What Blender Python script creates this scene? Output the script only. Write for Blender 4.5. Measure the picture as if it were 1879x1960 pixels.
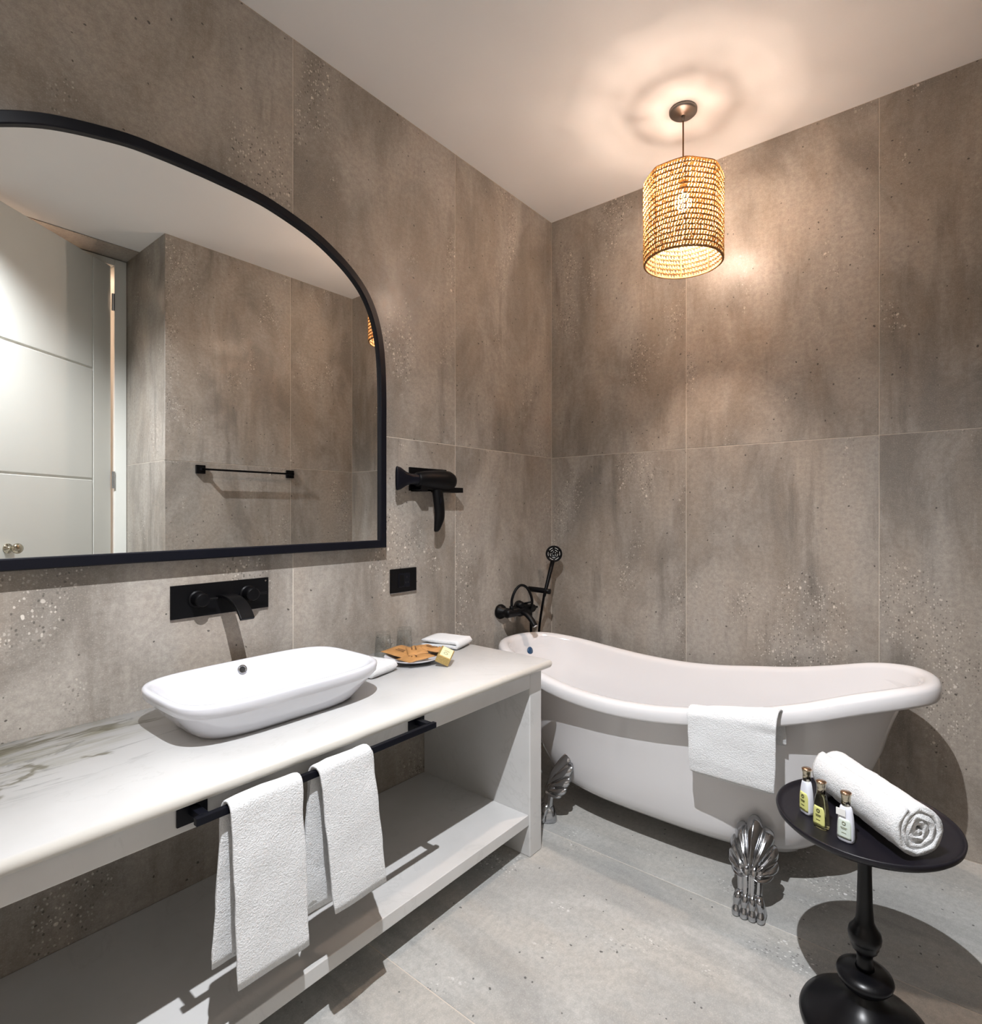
import bpy, bmesh, math, random
from mathutils import Vector, Matrix, noise
from math import sin, cos, pi, radians

for o in list(bpy.data.objects):
    bpy.data.objects.remove(o)
SC = bpy.context.scene
COL = SC.collection

# ------------------------------------------------------------------ camera
CAM_POS = (1.8444, -2.6419, 1.293)
cam_d = bpy.data.cameras.new('camera')
cam_d.sensor_fit = 'HORIZONTAL'
cam_d.sensor_width = 36.0
cam_d.lens = 36.0 * 1071.56 / 1879.0
cam_d.shift_x = (939.5 - 1007.36) / 1879.0
cam_d.shift_y = (979.2 - 980.0) / 1879.0
cam_d.clip_start = 0.02
cam = bpy.data.objects.new('camera', cam_d)
cam.location = CAM_POS
cam.rotation_euler = (radians(90), 0, radians(37.48))
COL.objects.link(cam)
SC.camera = cam

# ------------------------------------------------------------------ world, lights, exposure
world = bpy.data.worlds.new('world')
SC.world = world
world.use_nodes = True
world.node_tree.nodes['Background'].inputs[0].default_value = (0.6, 0.65, 0.7, 1)
world.node_tree.nodes['Background'].inputs[1].default_value = 0.02

CEIL = 2.954
SPOT = Vector((1.51, -2.38, CEIL))
SPOT_POWER = 400.0
BULB_STRENGTH = 1350.0
EXPOSURE = 0.0
sp = bpy.data.lights.new('downlight_beam', 'SPOT')
sp.energy = SPOT_POWER
sp.color = (0.95, 0.965, 1.0)
sp.spot_size = radians(138)
sp.spot_blend = 0.75
sp.shadow_soft_size = 0.012
spo = bpy.data.objects.new('downlight_beam', sp)
spo.location = SPOT - Vector((0, 0, 0.012))
COL.objects.link(spo)

SC.view_settings.view_transform = 'Standard'
SC.view_settings.look = 'None'
SC.view_settings.gamma = 1.0
SC.view_settings.use_curve_mapping = False
SC.view_settings.exposure = EXPOSURE
SC.cycles.max_bounces = 8
SC.cycles.diffuse_bounces = 4
SC.cycles.glossy_bounces = 4
SC.cycles.use_adaptive_sampling = True
SC.cycles.adaptive_threshold = 0.07
SC.cycles.adaptive_min_samples = 20
SC.cycles.transmission_bounces = 8
SC.cycles.sample_clamp_indirect = 6.0
SC.cycles.use_denoising = True


# ------------------------------------------------------------------ materials
def s2l(c):
    return tuple(((x / 255) / 12.92 if x / 255 <= 0.04045 else (((x / 255) + 0.055) / 1.055) ** 2.4) for x in c)


def new_mat(name):
    m = bpy.data.materials.new(name)
    m.use_nodes = True
    nt = m.node_tree
    b = nt.nodes['Principled BSDF']
    return m, nt, b


def simple(name, col, rough=0.5, metal=0.0, bump=0.0, bscale=60.0, vary=0.0, vscale=8.0, spec=0.5, coat=0.0):
    m, nt, b = new_mat(name)
    b.inputs['Roughness'].default_value = rough
    b.inputs['Metallic'].default_value = metal
    b.inputs['Specular IOR Level'].default_value = spec
    b.inputs['Coat Weight'].default_value = coat
    tc = nt.nodes.new('ShaderNodeTexCoord')
    nz = nt.nodes.new('ShaderNodeTexNoise')
    nz.inputs['Scale'].default_value = vscale
    nz.inputs['Detail'].default_value = 4
    nt.links.new(tc.outputs['Object'], nz.inputs['Vector'])
    mx = nt.nodes.new('ShaderNodeMix')
    mx.data_type = 'RGBA'
    mx.inputs[6].default_value = (*[max(0, c * (1 - vary)) for c in col], 1)
    mx.inputs[7].default_value = (*[min(1, c * (1 + vary)) for c in col], 1)
    nt.links.new(nz.outputs['Fac'], mx.inputs[0])
    nt.links.new(mx.outputs[2], b.inputs['Base Color'])
    if bump:
        n2 = nt.nodes.new('ShaderNodeTexNoise')
        n2.inputs['Scale'].default_value = bscale
        n2.inputs['Detail'].default_value = 3
        nt.links.new(tc.outputs['Object'], n2.inputs['Vector'])
        bp = nt.nodes.new('ShaderNodeBump')
        bp.inputs['Strength'].default_value = bump
        bp.inputs['Distance'].default_value = 0.002
        nt.links.new(n2.outputs['Fac'], bp.inputs['Height'])
        nt.links.new(bp.outputs['Normal'], b.inputs['Normal'])
    return m


class NB:
    """small node builder"""
    def __init__(self, nt):
        self.nt = nt

    def n(self, t, **kw):
        x = self.nt.nodes.new(t)
        for k, v in kw.items():
            setattr(x, k, v)
        return x

    def l(self, a, b):
        self.nt.links.new(a, b)

    def noise(self, vec, scale, detail=4, rough=0.55, dist=0.0):
        x = self.n('ShaderNodeTexNoise')
        x.inputs['Scale'].default_value = scale
        x.inputs['Detail'].default_value = detail
        x.inputs['Roughness'].default_value = rough
        x.inputs['Distortion'].default_value = dist
        self.l(vec, x.inputs['Vector'])
        return x.outputs['Fac']

    def ramp(self, fac, lo, hi, a=0.0, b=1.0):
        x = self.n('ShaderNodeMapRange')
        x.interpolation_type = 'SMOOTHSTEP'
        x.inputs['From Min'].default_value = lo
        x.inputs['From Max'].default_value = hi
        x.inputs['To Min'].default_value = a
        x.inputs['To Max'].default_value = b
        self.l(fac, x.inputs['Value'])
        return x.outputs['Result']

    def math(self, op, a, b=None, c=None):
        x = self.n('ShaderNodeMath', operation=op)
        for i, v in enumerate((a, b, c)):
            if v is None:
                continue
            if isinstance(v, (int, float)):
                x.inputs[i].default_value = v
            else:
                self.l(v, x.inputs[i])
        return x.outputs[0]

    def mix(self, fac, a, b, blend='MIX'):
        x = self.n('ShaderNodeMix', data_type='RGBA', blend_type=blend)
        for i, v in ((0, fac), (6, a), (7, b)):
            if isinstance(v, (int, float)):
                x.inputs[i].default_value = v
            elif isinstance(v, tuple):
                x.inputs[i].default_value = (*v, 1) if len(v) == 3 else v
            else:
                self.l(v, x.inputs[i])
        return x.outputs[2]

    def mapping(self, vec, scale):
        x = self.n('ShaderNodeMapping')
        x.inputs['Scale'].default_value = scale
        self.l(vec, x.inputs['Vector'])
        return x.outputs['Vector']


def concrete(name, light, dark, pebble=0.535, rough=0.40, streak=0.55):
    """cast concrete look porcelain tile: clouds, vertical stains, pebble clusters, pits"""
    m, nt, b = new_mat(name)
    B = NB(nt)
    tc = B.n('ShaderNodeTexCoord')
    oi = B.n('ShaderNodeObjectInfo')
    off = B.n('ShaderNodeVectorMath', operation='SCALE')
    cmb = B.n('ShaderNodeCombineXYZ')
    B.l(oi.outputs['Random'], cmb.inputs[0])
    B.l(oi.outputs['Random'], cmb.inputs[1])
    off.inputs['Scale'].default_value = 37.0
    B.l(cmb.outputs[0], off.inputs[0])
    add = B.n('ShaderNodeVectorMath', operation='ADD')
    B.l(tc.outputs['Object'], add.inputs[0])
    B.l(off.outputs[0], add.inputs[1])
    V = add.outputs[0]
    clouds = B.ramp(B.noise(B.mapping(V, (1.7, 0.8, 1)), 1.9, 7, 0.66, 0.5), 0.36, 0.62)
    c = B.mix(clouds, dark, light)
    # patches of slightly brown and slightly green cast
    tint = B.ramp(B.noise(B.mapping(V, (3, 1, 1)), 1.3, 3), 0.42, 0.62)
    c = B.mix(B.math('MULTIPLY', tint, 0.35), c, tuple(x * y for x, y in zip(light, (1.0, 0.90, 0.80))))
    # vertical stains
    st = B.ramp(B.noise(B.mapping(V, (11, 1.1, 1)), 1.0, 6, 0.66, 0.2), 0.50, 0.70)
    msk = B.ramp(B.noise(B.mapping(V, (1.6, 1.2, 1)), 1.7, 2), 0.40, 0.60)
    c = B.mix(B.math('MULTIPLY', B.math('MULTIPLY', st, msk), streak), c, tuple(x * 0.5 for x in dark))
    st2 = B.ramp(B.noise(B.mapping(V, (26, 1.6, 1)), 1.0, 4, 0.6), 0.58, 0.78)
    c = B.mix(B.math('MULTIPLY', st2, 0.22), c, tuple(min(1, x * 1.35) for x in light))
    # mottled grain
    gr = B.noise(V, 55, 6, 0.75)
    c = B.mix(B.ramp(gr, 0.3, 0.7, 0.0, 0.42), c, tuple(x * 0.62 for x in dark))
    gr2 = B.noise(V, 260, 2, 0.6)
    c = B.mix(B.ramp(gr2, 0.5, 0.8, 0.0, 0.35), c, tuple(min(1, x * 1.5) for x in light))
    # pebbles
    pmask = B.ramp(B.noise(B.mapping(V, (2.6, 1.25, 1)), 1.25, 3, 0.6), pebble, pebble + 0.10)

    def spots(scale, rad, sx=1.0, w=0.0):
        vo = B.n('ShaderNodeTexVoronoi')
        vo.inputs['Scale'].default_value = scale
        wv = B.n('ShaderNodeVectorMath', operation='ADD')
        nz = B.n('ShaderNodeTexNoise')
        nz.inputs['Scale'].default_value = scale * 1.2
        B.l(V, nz.inputs['Vector'])
        sc = B.n('ShaderNodeVectorMath', operation='SCALE')
        sc.inputs['Scale'].default_value = 0.55 / scale
        B.l(nz.outputs['Color'], sc.inputs[0])
        B.l(B.mapping(V, (sx, 1, 1)), wv.inputs[0])
        B.l(sc.outputs[0], wv.inputs[1])
        B.l(wv.outputs[0], vo.inputs['Vector'])
        sep = B.n('ShaderNodeSeparateColor')
        B.l(vo.outputs['Color'], sep.inputs[0])
        inside = B.ramp(vo.outputs['Distance'], rad * 0.7, rad, 1.0, 0.0)
        return inside, sep.outputs[0], sep.outputs[1]
    ins, r1, r2 = spots(88, 0.36, 1.3)
    white = B.math('MULTIPLY', B.math('MULTIPLY', ins, pmask), B.ramp(r1, 0.52, 0.70))
    c = B.mix(B.math('MULTIPLY', white, 0.5), c, tuple(min(1, x * 1.95) for x in light))
    darkp = B.math('MULTIPLY', B.math('MULTIPLY', ins, pmask), B.ramp(r1, 0.34, 0.20))
    c = B.mix(B.math('MULTIPLY', darkp, 0.7), c, tuple(x * 0.28 for x in dark))
    ins, r1, r2 = spots(38, 0.25, 1.2)
    big = B.math('MULTIPLY', B.math('MULTIPLY', ins, pmask), B.ramp(r1, 0.74, 0.77))
    c = B.mix(B.math('MULTIPLY', big, 0.6), c, tuple(min(1, x * 2.1) for x in light))
    # lonely pits everywhere
    ins, r1, r2 = spots(34, 0.14)
    pit = B.math('MULTIPLY', ins, B.ramp(r1, 0.78, 0.80))
    c = B.mix(B.math('MULTIPLY', pit, 0.85), c, tuple(x * 0.22 for x in dark))
    B.l(c, b.inputs['Base Color'])
    b.inputs['Roughness'].default_value = rough
    rr = B.ramp(B.noise(V, 5, 4), 0.3, 0.7, rough - 0.06, rough + 0.10)
    B.l(rr, b.inputs['Roughness'])
    b.inputs['Specular IOR Level'].default_value = 0.5
    bp = B.n('ShaderNodeBump')
    bp.inputs['Strength'].default_value = 0.14
    bp.inputs['Distance'].default_value = 0.002
    hh = B.math('SUBTRACT', B.noise(V, 9, 5, 0.7), B.math('MULTIPLY', pit, 1.2))
    B.l(hh, bp.inputs['Height'])
    B.l(bp.outputs['Normal'], b.inputs['Normal'])
    return m


def marble(name, veins=True):
    m, nt, b = new_mat(name)
    B = NB(nt)
    tc = B.n('ShaderNodeTexCoord')
    P = tc.outputs['Object']
    base = B.mix(B.ramp(B.noise(P, 3.0, 5), 0.35, 0.7), (0.60, 0.597, 0.59), (0.54, 0.537, 0.525))
    if veins:
        sep = B.n('ShaderNodeSeparateXYZ')
        B.l(P, sep.inputs[0])

        def vein(sc, off, width, dist, sy=0.45):
            v = B.mapping(P, (1.0, sy, 1.0))
            w = B.noise(v, sc, 6, 0.62, dist)
            d = B.math('ABSOLUTE', B.math('SUBTRACT', w, off))
            return B.ramp(d, 0.0, width, 1.0, 0.0)
        slant = B.math('ADD', sep.outputs[0], B.math('MULTIPLY', sep.outputs[1], 0.10))
        zone = B.math('MULTIPLY', B.ramp(sep.outputs[1], -1.96, -2.10), B.ramp(slant, 0.19, 0.08))
        near = B.math('MULTIPLY', B.ramp(sep.outputs[1], -1.98, -2.2), B.ramp(slant, 0.10, -0.10))
        v1 = B.math('MULTIPLY', vein(3.4, 0.5, 0.022, 0.8, 0.30), zone)
        v2 = B.math('MULTIPLY', vein(6.5, 0.47, 0.022, 1.0, 0.28), zone)
        v3 = B.math('MULTIPLY', B.ramp(B.noise(B.mapping(P, (1.0, 0.22, 1.0)), 7.0, 6, 0.6, 0.6), 0.46, 0.56), near)
        base = B.mix(B.math('MULTIPLY', v3, 0.75), base, (0.27, 0.255, 0.15))
        base = B.mix(B.math('MULTIPLY', v2, 0.62), base, (0.25, 0.255, 0.25))
        base = B.mix(B.math('MULTIPLY', v1, 0.85), base, (0.16, 0.145, 0.09))
        base = B.mix(B.ramp(sep.outputs[0], 0.606, 0.618, 0.0, 0.4), base, (0.50, 0.455, 0.36))
        f1 = vein(2.3, 0.44, 0.006, 0.6)
        base = B.mix(B.math('MULTIPLY', f1, 0.22), base, (0.42, 0.42, 0.40))
    else:
        w = B.noise(P, 4.5, 6, 0.6, 0.6)
        d = B.math('ABSOLUTE', B.math('SUBTRACT', w, 0.42))
        base = B.mix(B.ramp(d, 0.0, 0.02, 0.28, 0.0), base, (0.45, 0.45, 0.44))
    B.l(base, b.inputs['Base Color'])
    b.inputs['Roughness'].default_value = 0.32
    return m


def terry(name, col=(0.78, 0.79, 0.80)):
    m, nt, b = new_mat(name)
    B = NB(nt)
    tc = B.n('ShaderNodeTexCoord')
    P = tc.outputs['Object']
    n1 = B.noise(P, 280, 3, 0.7)
    n2 = B.noise(P, 70, 3, 0.6)
    B.l(B.mix(B.ramp(n1, 0.3, 0.7), tuple(c * 0.90 for c in col), col), b.inputs['Base Color'])
    b.inputs['Roughness'].default_value = 0.95
    b.inputs['Specular IOR Level'].default_value = 0.1
    b.inputs['Sheen Weight'].default_value = 0.25
    bp = B.n('ShaderNodeBump')
    bp.inputs['Strength'].default_value = 0.7
    bp.inputs['Distance'].default_value = 0.005
    B.l(B.math('ADD', n1, B.math('MULTIPLY', n2, 0.6)), bp.inputs['Height'])
    B.l(bp.outputs['Normal'], b.inputs['Normal'])
    return m


def glass(name, col=(1, 1, 1), rough=0.0, ior=1.45):
    m, nt, b = new_mat(name)
    b.inputs['Base Color'].default_value = (*col, 1)
    b.inputs['Roughness'].default_value = rough
    b.inputs['Transmission Weight'].default_value = 1.0
    b.inputs['IOR'].default_value = ior
    return m


M = {}
M['wall_tile'] = concrete('wall_tile', (0.405, 0.372, 0.332), (0.222, 0.197, 0.170))
M['floor_tile'] = concrete('floor_tile', (0.50, 0.50, 0.48), (0.36, 0.362, 0.35), pebble=0.53, streak=0.4, rough=0.45)
M['grout'] = simple('grout', (0.58, 0.52, 0.45), 0.8, vary=0.1, bump=0.3, bscale=200)
M['ceiling'] = simple('ceiling_paint', (0.80, 0.79, 0.775), 0.8, vary=0.01, bump=0.05, bscale=90)
M['white_paint'] = simple('white_paint', (0.70, 0.71, 0.67), 0.35, vary=0.02)
M['black'] = simple('matte_black_metal', (0.0022, 0.0022, 0.0028), 0.42, vary=0.1, spec=0.16)
M['navy_black'] = simple('black_powder_coat', (0.003, 0.0035, 0.007), 0.38, vary=0.15, spec=0.2)
M['mirror'] = simple('mirror_glass', (0.90, 0.91, 0.90), 0.0, metal=1.0)
M['ceramic'] = simple('white_ceramic', (0.655, 0.66, 0.70), 0.06, spec=0.5, coat=0.2)
M['acrylic'] = simple('white_acrylic', (0.68, 0.672, 0.68), 0.09, spec=0.5, coat=0.2)
M['chrome'] = simple('chrome', (0.46, 0.47, 0.49), 0.13, metal=1.0, bump=0.25, bscale=70)
M['steel'] = simple('brushed_nickel', (0.28, 0.26, 0.245), 0.42, metal=1.0)
M['brass'] = simple('old_brass', (0.56, 0.51, 0.40), 0.18, metal=1.0)
M['copper'] = simple('copper_cap', (0.55, 0.38, 0.27), 0.22, metal=1.0)
M['marble_top'] = marble('marble_top')
M['marble_body'] = marble('marble_body', veins=False)
M['terry'] = terry('terry_white')
M['kraft'] = simple('kraft_paper', (0.40, 0.20, 0.065), 0.7, vary=0.25, vscale=30, bump=0.8, bscale=45)
M['kraft_dark'] = simple('kraft_print', (0.16, 0.08, 0.03), 0.8)
M['cream'] = simple('cream_card', (0.80, 0.70, 0.42), 0.5, vary=0.05)
M['gold_card'] = simple('gold_pattern_card', (0.42, 0.30, 0.11), 0.4, vary=0.5, vscale=160, metal=0.4)
M['ink'] = simple('dark_ink', (0.05, 0.05, 0.02), 0.6)
M['ink_grey'] = simple('grey_ink', (0.28, 0.30, 0.22), 0.6)
m, nt, b = new_mat('thin_clear_glass')
B_ = NB(nt)
tp_ = B_.n('ShaderNodeBsdfTransparent')
tp_.inputs[0].default_value = (0.97, 0.98, 0.98, 1)
gl_ = B_.n('ShaderNodeBsdfGlossy')
gl_.inputs['Roughness'].default_value = 0.02
fr0 = B_.n('ShaderNodeLayerWeight')
fr0.inputs[0].default_value = 0.5
fr1 = B_.math('MULTIPLY_ADD', B_.math('POWER', fr0.outputs['Facing'], 3.0), 0.6, 0.05)
fr_ = fr1.node
ms_ = B_.n('ShaderNodeMixShader')
B_.l(fr_.outputs[0], ms_.inputs[0])
B_.l(tp_.outputs[0], ms_.inputs[1])
B_.l(gl_.outputs[0], ms_.inputs[2])
B_.l(ms_.outputs[0], nt.nodes['Material Output'].inputs['Surface'])
M['glass'] = m
M['shampoo'] = glass('golden_liquid_bottle', (0.80, 0.78, 0.42), 0.05, 1.4)
M['lotion'] = simple('white_lotion_bottle', (0.76, 0.78, 0.86), 0.18, coat=0.5)
M['label_yellow'] = simple('yellow_label', (0.66, 0.66, 0.24), 0.5, vary=0.05)
M['label_green'] = simple('pale_green_label', (0.66, 0.74, 0.66), 0.5, vary=0.03)
M['white_plastic'] = simple('white_plastic', (0.78, 0.78, 0.76), 0.3)
M['blue_plastic'] = simple('blue_plastic', (0.015, 0.06, 0.14), 0.3)
M['dark_gap'] = simple('hole_shade_and_socket_black', (0.01, 0.01, 0.01), 0.7)  # near-black: shade inside holes put in as colour, also the black lamp socket
M['wood_black'] = simple('black_lacquer', (0.003, 0.003, 0.0042), 0.30, vary=0.1, spec=0.3)
M['tray_black'] = simple('black_tray_lacquer', (0.008, 0.007, 0.011), 0.40, vary=0.15, spec=0.32, bump=0.05, bscale=40)

# straw weave: lets part of the light through
m, nt, b = new_mat('straw')
B_ = NB(nt)
tc_ = B_.n('ShaderNodeTexCoord')
sc_ = B_.mix(B_.noise(tc_.outputs['Object'], 60, 3), (0.34, 0.20, 0.06), (0.66, 0.465, 0.19))
B_.l(sc_, b.inputs['Base Color'])
b.inputs['Roughness'].default_value = 0.7
tr_ = B_.n('ShaderNodeBsdfTranslucent')
B_.l(sc_, tr_.inputs['Color'])
mx_ = B_.n('ShaderNodeMixShader')
mx_.inputs[0].default_value = 0.35
B_.l(b.outputs[0], mx_.inputs[1])
B_.l(tr_.outputs[0], mx_.inputs[2])
B_.l(mx_.outputs[0], nt.nodes['Material Output'].inputs['Surface'])
M['straw'] = m
M['straw_dark'] = simple('straw_cord', (0.26, 0.13, 0.045), 0.8, vary=0.3, vscale=60)


def emis(name, col, s):
    m = bpy.data.materials.new(name)
    m.use_nodes = True
    nt = m.node_tree
    nt.nodes.clear()
    e = nt.nodes.new('ShaderNodeEmission')
    e.inputs[0].default_value = (*col, 1)
    e.inputs[1].default_value = s
    o = nt.nodes.new('ShaderNodeOutputMaterial')
    nt.links.new(e.outputs[0], o.inputs[0])
    return m


M['bulb'] = emis('bulb_glow', (1.0, 0.77, 0.62), BULB_STRENGTH)
M['corridor_lamp'] = emis('corridor_lamp', (1.0, 0.66, 0.46), 130.0)
M['downlight_lens'] = emis('downlight_lens', (0.93, 1.0, 0.98), 8.0)


# ------------------------------------------------------------------ mesh helpers
def obj(name, bm, mat, parent=None, smooth=False, bevel=0.0, seg=2, loc=None):
    me = bpy.data.meshes.new(name)
    bmesh.ops.recalc_face_normals(bm, faces=bm.faces[:])
    if smooth:
        for f in bm.faces:
            f.smooth = True
    bm.to_mesh(me)
    bm.free()
    me.materials.append(M[mat] if isinstance(mat, str) else mat)
    o = bpy.data.objects.new(name, me)
    COL.objects.link(o)
    if loc is not None:
        o.location = loc
    if parent is not None:
        o.parent = parent
    if bevel:
        md = o.modifiers.new('bevel', 'BEVEL')
        md.width = bevel
        md.segments = seg
        md.limit_method = 'ANGLE'
        md.angle_limit = radians(40)
    return o


def thing(name, label, cat, loc=(0, 0, 0), rot=(0, 0, 0), group=None):
    o = bpy.data.objects.new(name, None)
    o.empty_display_size = 0.05
    COL.objects.link(o)
    o.location = loc
    o.rotation_euler = rot
    o['label'] = label
    o['category'] = cat
    if group:
        o['group'] = group
    return o


def tag(o, label, cat, group=None):
    o['label'] = label
    o['category'] = cat
    if group:
        o['group'] = group
    return o


def add_box(bm, x0, x1, y0, y1, z0, z1):
    v = [bm.verts.new(p) for p in ((x0, y0, z0), (x1, y0, z0), (x1, y1, z0), (x0, y1, z0),
                                   (x0, y0, z1), (x1, y0, z1), (x1, y1, z1), (x0, y1, z1))]
    for f in ((0, 3, 2, 1), (4, 5, 6, 7), (0, 1, 5, 4), (1, 2, 6, 5), (2, 3, 7, 6), (3, 0, 4, 7)):
        bm.faces.new([v[i] for i in f])
    return v


def box(name, b, mat, parent=None, bevel=0.0, seg=2):
    bm = bmesh.new()
    add_box(bm, *b)
    return obj(name, bm, mat, parent, bevel=bevel, seg=seg)


def loft(bm, rings, close=True, cap0=True, cap1=True):
    vs = [[bm.verts.new(p) for p in r] for r in rings]
    n = len(vs[0])
    for a, b in zip(vs[:-1], vs[1:]):
        for i in range(n if close else n - 1):
            j = (i + 1) % n
            bm.faces.new((a[i], a[j], b[j], b[i]))
    if cap0 and close:
        bm.faces.new(list(reversed(vs[0])))
    if cap1 and close:
        bm.faces.new(vs[-1])
    return vs


def lathe(bm, prof, seg=48, c=(0, 0, 0), axis='Z'):
    rings = []
    for r, z in prof:
        ring = []
        for i in range(seg):
            a = 2 * pi * i / seg
            p = (max(r, 1e-5) * cos(a), max(r, 1e-5) * sin(a), z)
            if axis == 'X':
                p = (p[2], p[0], p[1])
            elif axis == 'Y':
                p = (p[0], p[2], p[1])
            ring.append((p[0] + c[0], p[1] + c[1], p[2] + c[2]))
        rings.append(ring)
    return loft(bm, rings)


def smooth_path(pts, n=8):
    P = [Vector(p) for p in pts]
    out = []
    for i in range(len(P) - 1):
        p0 = P[max(i - 1, 0)]
        p1, p2 = P[i], P[i + 1]
        p3 = P[min(i + 2, len(P) - 1)]
        for k in range(n):
            t = k / n
            out.append(0.5 * ((2 * p1) + (p2 - p0) * t + (2 * p0 - 5 * p1 + 4 * p2 - p3) * t * t +
                              (3 * p1 - p0 - 3 * p2 + p3) * t ** 3))
    out.append(P[-1])
    return out


def tube(bm, pts, r, seg=12, closed=False, rfun=None):
    P = [Vector(p) for p in pts]
    n = len(P)
    rings = []
    up = None
    for i in range(n):
        if closed:
            t = (P[(i + 1) % n] - P[i - 1]).normalized()
        else:
            t = (P[min(i + 1, n - 1)] - P[max(i - 1, 0)]).normalized()
        if up is None:
            up = t.orthogonal().normalized()
        else:
            up = (up - t * up.dot(t))
            up = up.normalized() if up.length > 1e-6 else t.orthogonal().normalized()
        s = t.cross(up)
        rr = rfun(i / (n - 1)) if rfun else r
        rings.append([P[i] + (up * cos(2 * pi * k / seg) + s * sin(2 * pi * k / seg)) * rr for k in range(seg)])
    if closed:
        vs = [[bm.verts.new(p) for p in rg] for rg in rings]
        for a in range(n):
            b = (a + 1) % n
            for k in range(seg):
                j = (k + 1) % seg
                bm.faces.new((vs[a][k], vs[a][j], vs[b][j], vs[b][k]))
    else:
        loft(bm, rings)


def prism(bm, outline, z0, z1):
    """outline list of (x,y) extruded z0..z1"""
    loft(bm, [[(x, y, z0) for x, y in outline], [(x, y, z1) for x, y in outline]])


def sgn(x):
    return (x > 0) - (x < 0)


def sup(t, a, b, n):
    return (a * sgn(cos(t)) * abs(cos(t)) ** (2 / n), b * sgn(sin(t)) * abs(sin(t)) ** (2 / n))


def interp(tab, x):
    if x <= tab[0][0]:
        return tab[0][1]
    for (a, va), (b, vb) in zip(tab[:-1], tab[1:]):
        if x <= b:
            t = (x - a) / (b - a)
            t = t * t * (3 - 2 * t) * 0.5 + t * 0.5
            return va + (vb - va) * t
    return tab[-1][1]


def struct(o):
    o['kind'] = 'structure'
    return o


# ------------------------------------------------------------------ room shell
GAP = 0.0012
TT = 0.010
_tile_cache = {}


def tile_mesh(w, h, mat):
    key = (round(w, 4), round(h, 4), mat)
    if key not in _tile_cache:
        bm = bmesh.new()
        add_box(bm, GAP, w - GAP, GAP, h - GAP, -TT, 0)
        bmesh.ops.bevel(bm, geom=[e for e in bm.edges if all(abs(v.co.z) < 1e-6 for v in e.verts)], offset=0.0012,
                        segments=1, affect='EDGES')
        bmesh.ops.recalc_face_normals(bm, faces=bm.faces[:])
        me = bpy.data.meshes.new('tile')
        bm.to_mesh(me)
        bm.free()
        me.materials.append(M[mat])
        _tile_cache[key] = me
    return _tile_cache[key]


def lay(parent, origin, ux, uy, xs, ys, mat='wall_tile'):
    """tiles between the joint positions xs, ys; local X=ux, Y=uy, Z = outward"""
    ux, uy = Vector(ux), Vector(uy)
    uz = ux.cross(uy)
    R = Matrix((ux, uy, uz)).transposed().to_4x4()
    for a, b in zip(xs[:-1], xs[1:]):
        for c, d in zip(ys[:-1], ys[1:]):
            o = bpy.data.objects.new('tile', tile_mesh(b - a, d - c, mat))
            COL.objects.link(o)
            o.matrix_world = Matrix.Translation(Vector(origin) + ux * a + uy * c) @ R
            o.parent = parent


W = 1.965           # right hand wall
RET = -1.305        # where the right hand wall turns into the door recess
DW = 2.604          # door wall
YB = -3.60          # wall behind the camera
BK = 0.0012          # grout face behind the tile face
YL0 = -3.181


def slab(name, b, mat='grout'):
    return struct(box(name, b, mat))


wb = slab('wall_back', (-0.15, W + 0.15, BK, 0.15, -0.1, CEIL + 0.05))
lay(wb, (0, 0, 0), (1, 0, 0), (0, 0, 1), [0, .8, 1.6, W], [0, 1.6, CEIL])
wl = slab('wall_left', (-0.15, -BK, YB - 0.1, 0.0, -0.1, CEIL + 0.05))
lay(wl, (0, 0, 0), (0, 1, 0), (0, 0, 1), [YB, YL0, -2.381, -1.581, -.779, 0], [0, 1.6, CEIL])
wr = slab('wall_right', (W + BK, W + 0.12, RET + 0.012, 0.0, -0.1, CEIL + 0.05))
lay(wr, (W, 0, 0), (0, -1, 0), (0, 0, 1), [0, .51, -RET], [0, 1.6, CEIL])
wn = slab('wall_recess', (W + 0.012, DW + 0.15, RET + BK, RET + 0.012, -0.1, CEIL + 0.05))
lay(wn, (W, RET, 0), (1, 0, 0), (0, 0, 1), [0, DW - W], [0, 1.6, CEIL])
wf = slab('wall_front', (-0.15, DW + 0.15, YB - 0.15, YB - BK, -0.1, CEIL + 0.05))
lay(wf, (DW, YB, 0), (-1, 0, 0), (0, 0, 1), [0, .8, 1.6, 2.4, DW], [0, 1.6, CEIL])
HINGE_Y = -1.378
DOOR_W = 0.80
OPEN_Y = HINGE_Y - DOOR_W - 0.01
wd = slab('wall_door', (DW + BK, DW + 0.12, YB - 0.1, OPEN_Y - 0.075, -0.1, CEIL + 0.05))
lay(wd, (DW, 0, 0), (0, -1, 0), (0, 0, 1), [-(OPEN_Y - 0.07), -(OPEN_Y - 0.07) + 0.7, -YB], [0, 1.6, CEIL])
wd.data.name = 'wall_door'
slab('wall_above_door', (DW + 0.004, DW + 0.12, OPEN_Y - 0.07, RET + 0.01, 2.945, CEIL + 0.05), 'wall_tile')
# ceiling : plastered part and the grey soffit over the door
struct(box('ceiling', (-0.12, 2.37, YB - 0.1, 0.12, CEIL, CEIL + 0.12), 'ceiling'))
struct(box('trim_1', (2.372, DW + 0.12, YB - 0.1, RET + 0.1, CEIL - 0.004, CEIL + 0.1), 'wall_tile'))
fl = slab('floor', (-0.15, DW + 0.2, YB - 0.15, 0.15, -0.12, -BK))
lay(fl, (0, 0, 0), (0, 1, 0), (-1, 0, 0), [YB, YB + .4, -2.4, -1.6, -.79, 0], [-DW - 0.2, -1.95, -.35, 0], 'floor_tile')

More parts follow.
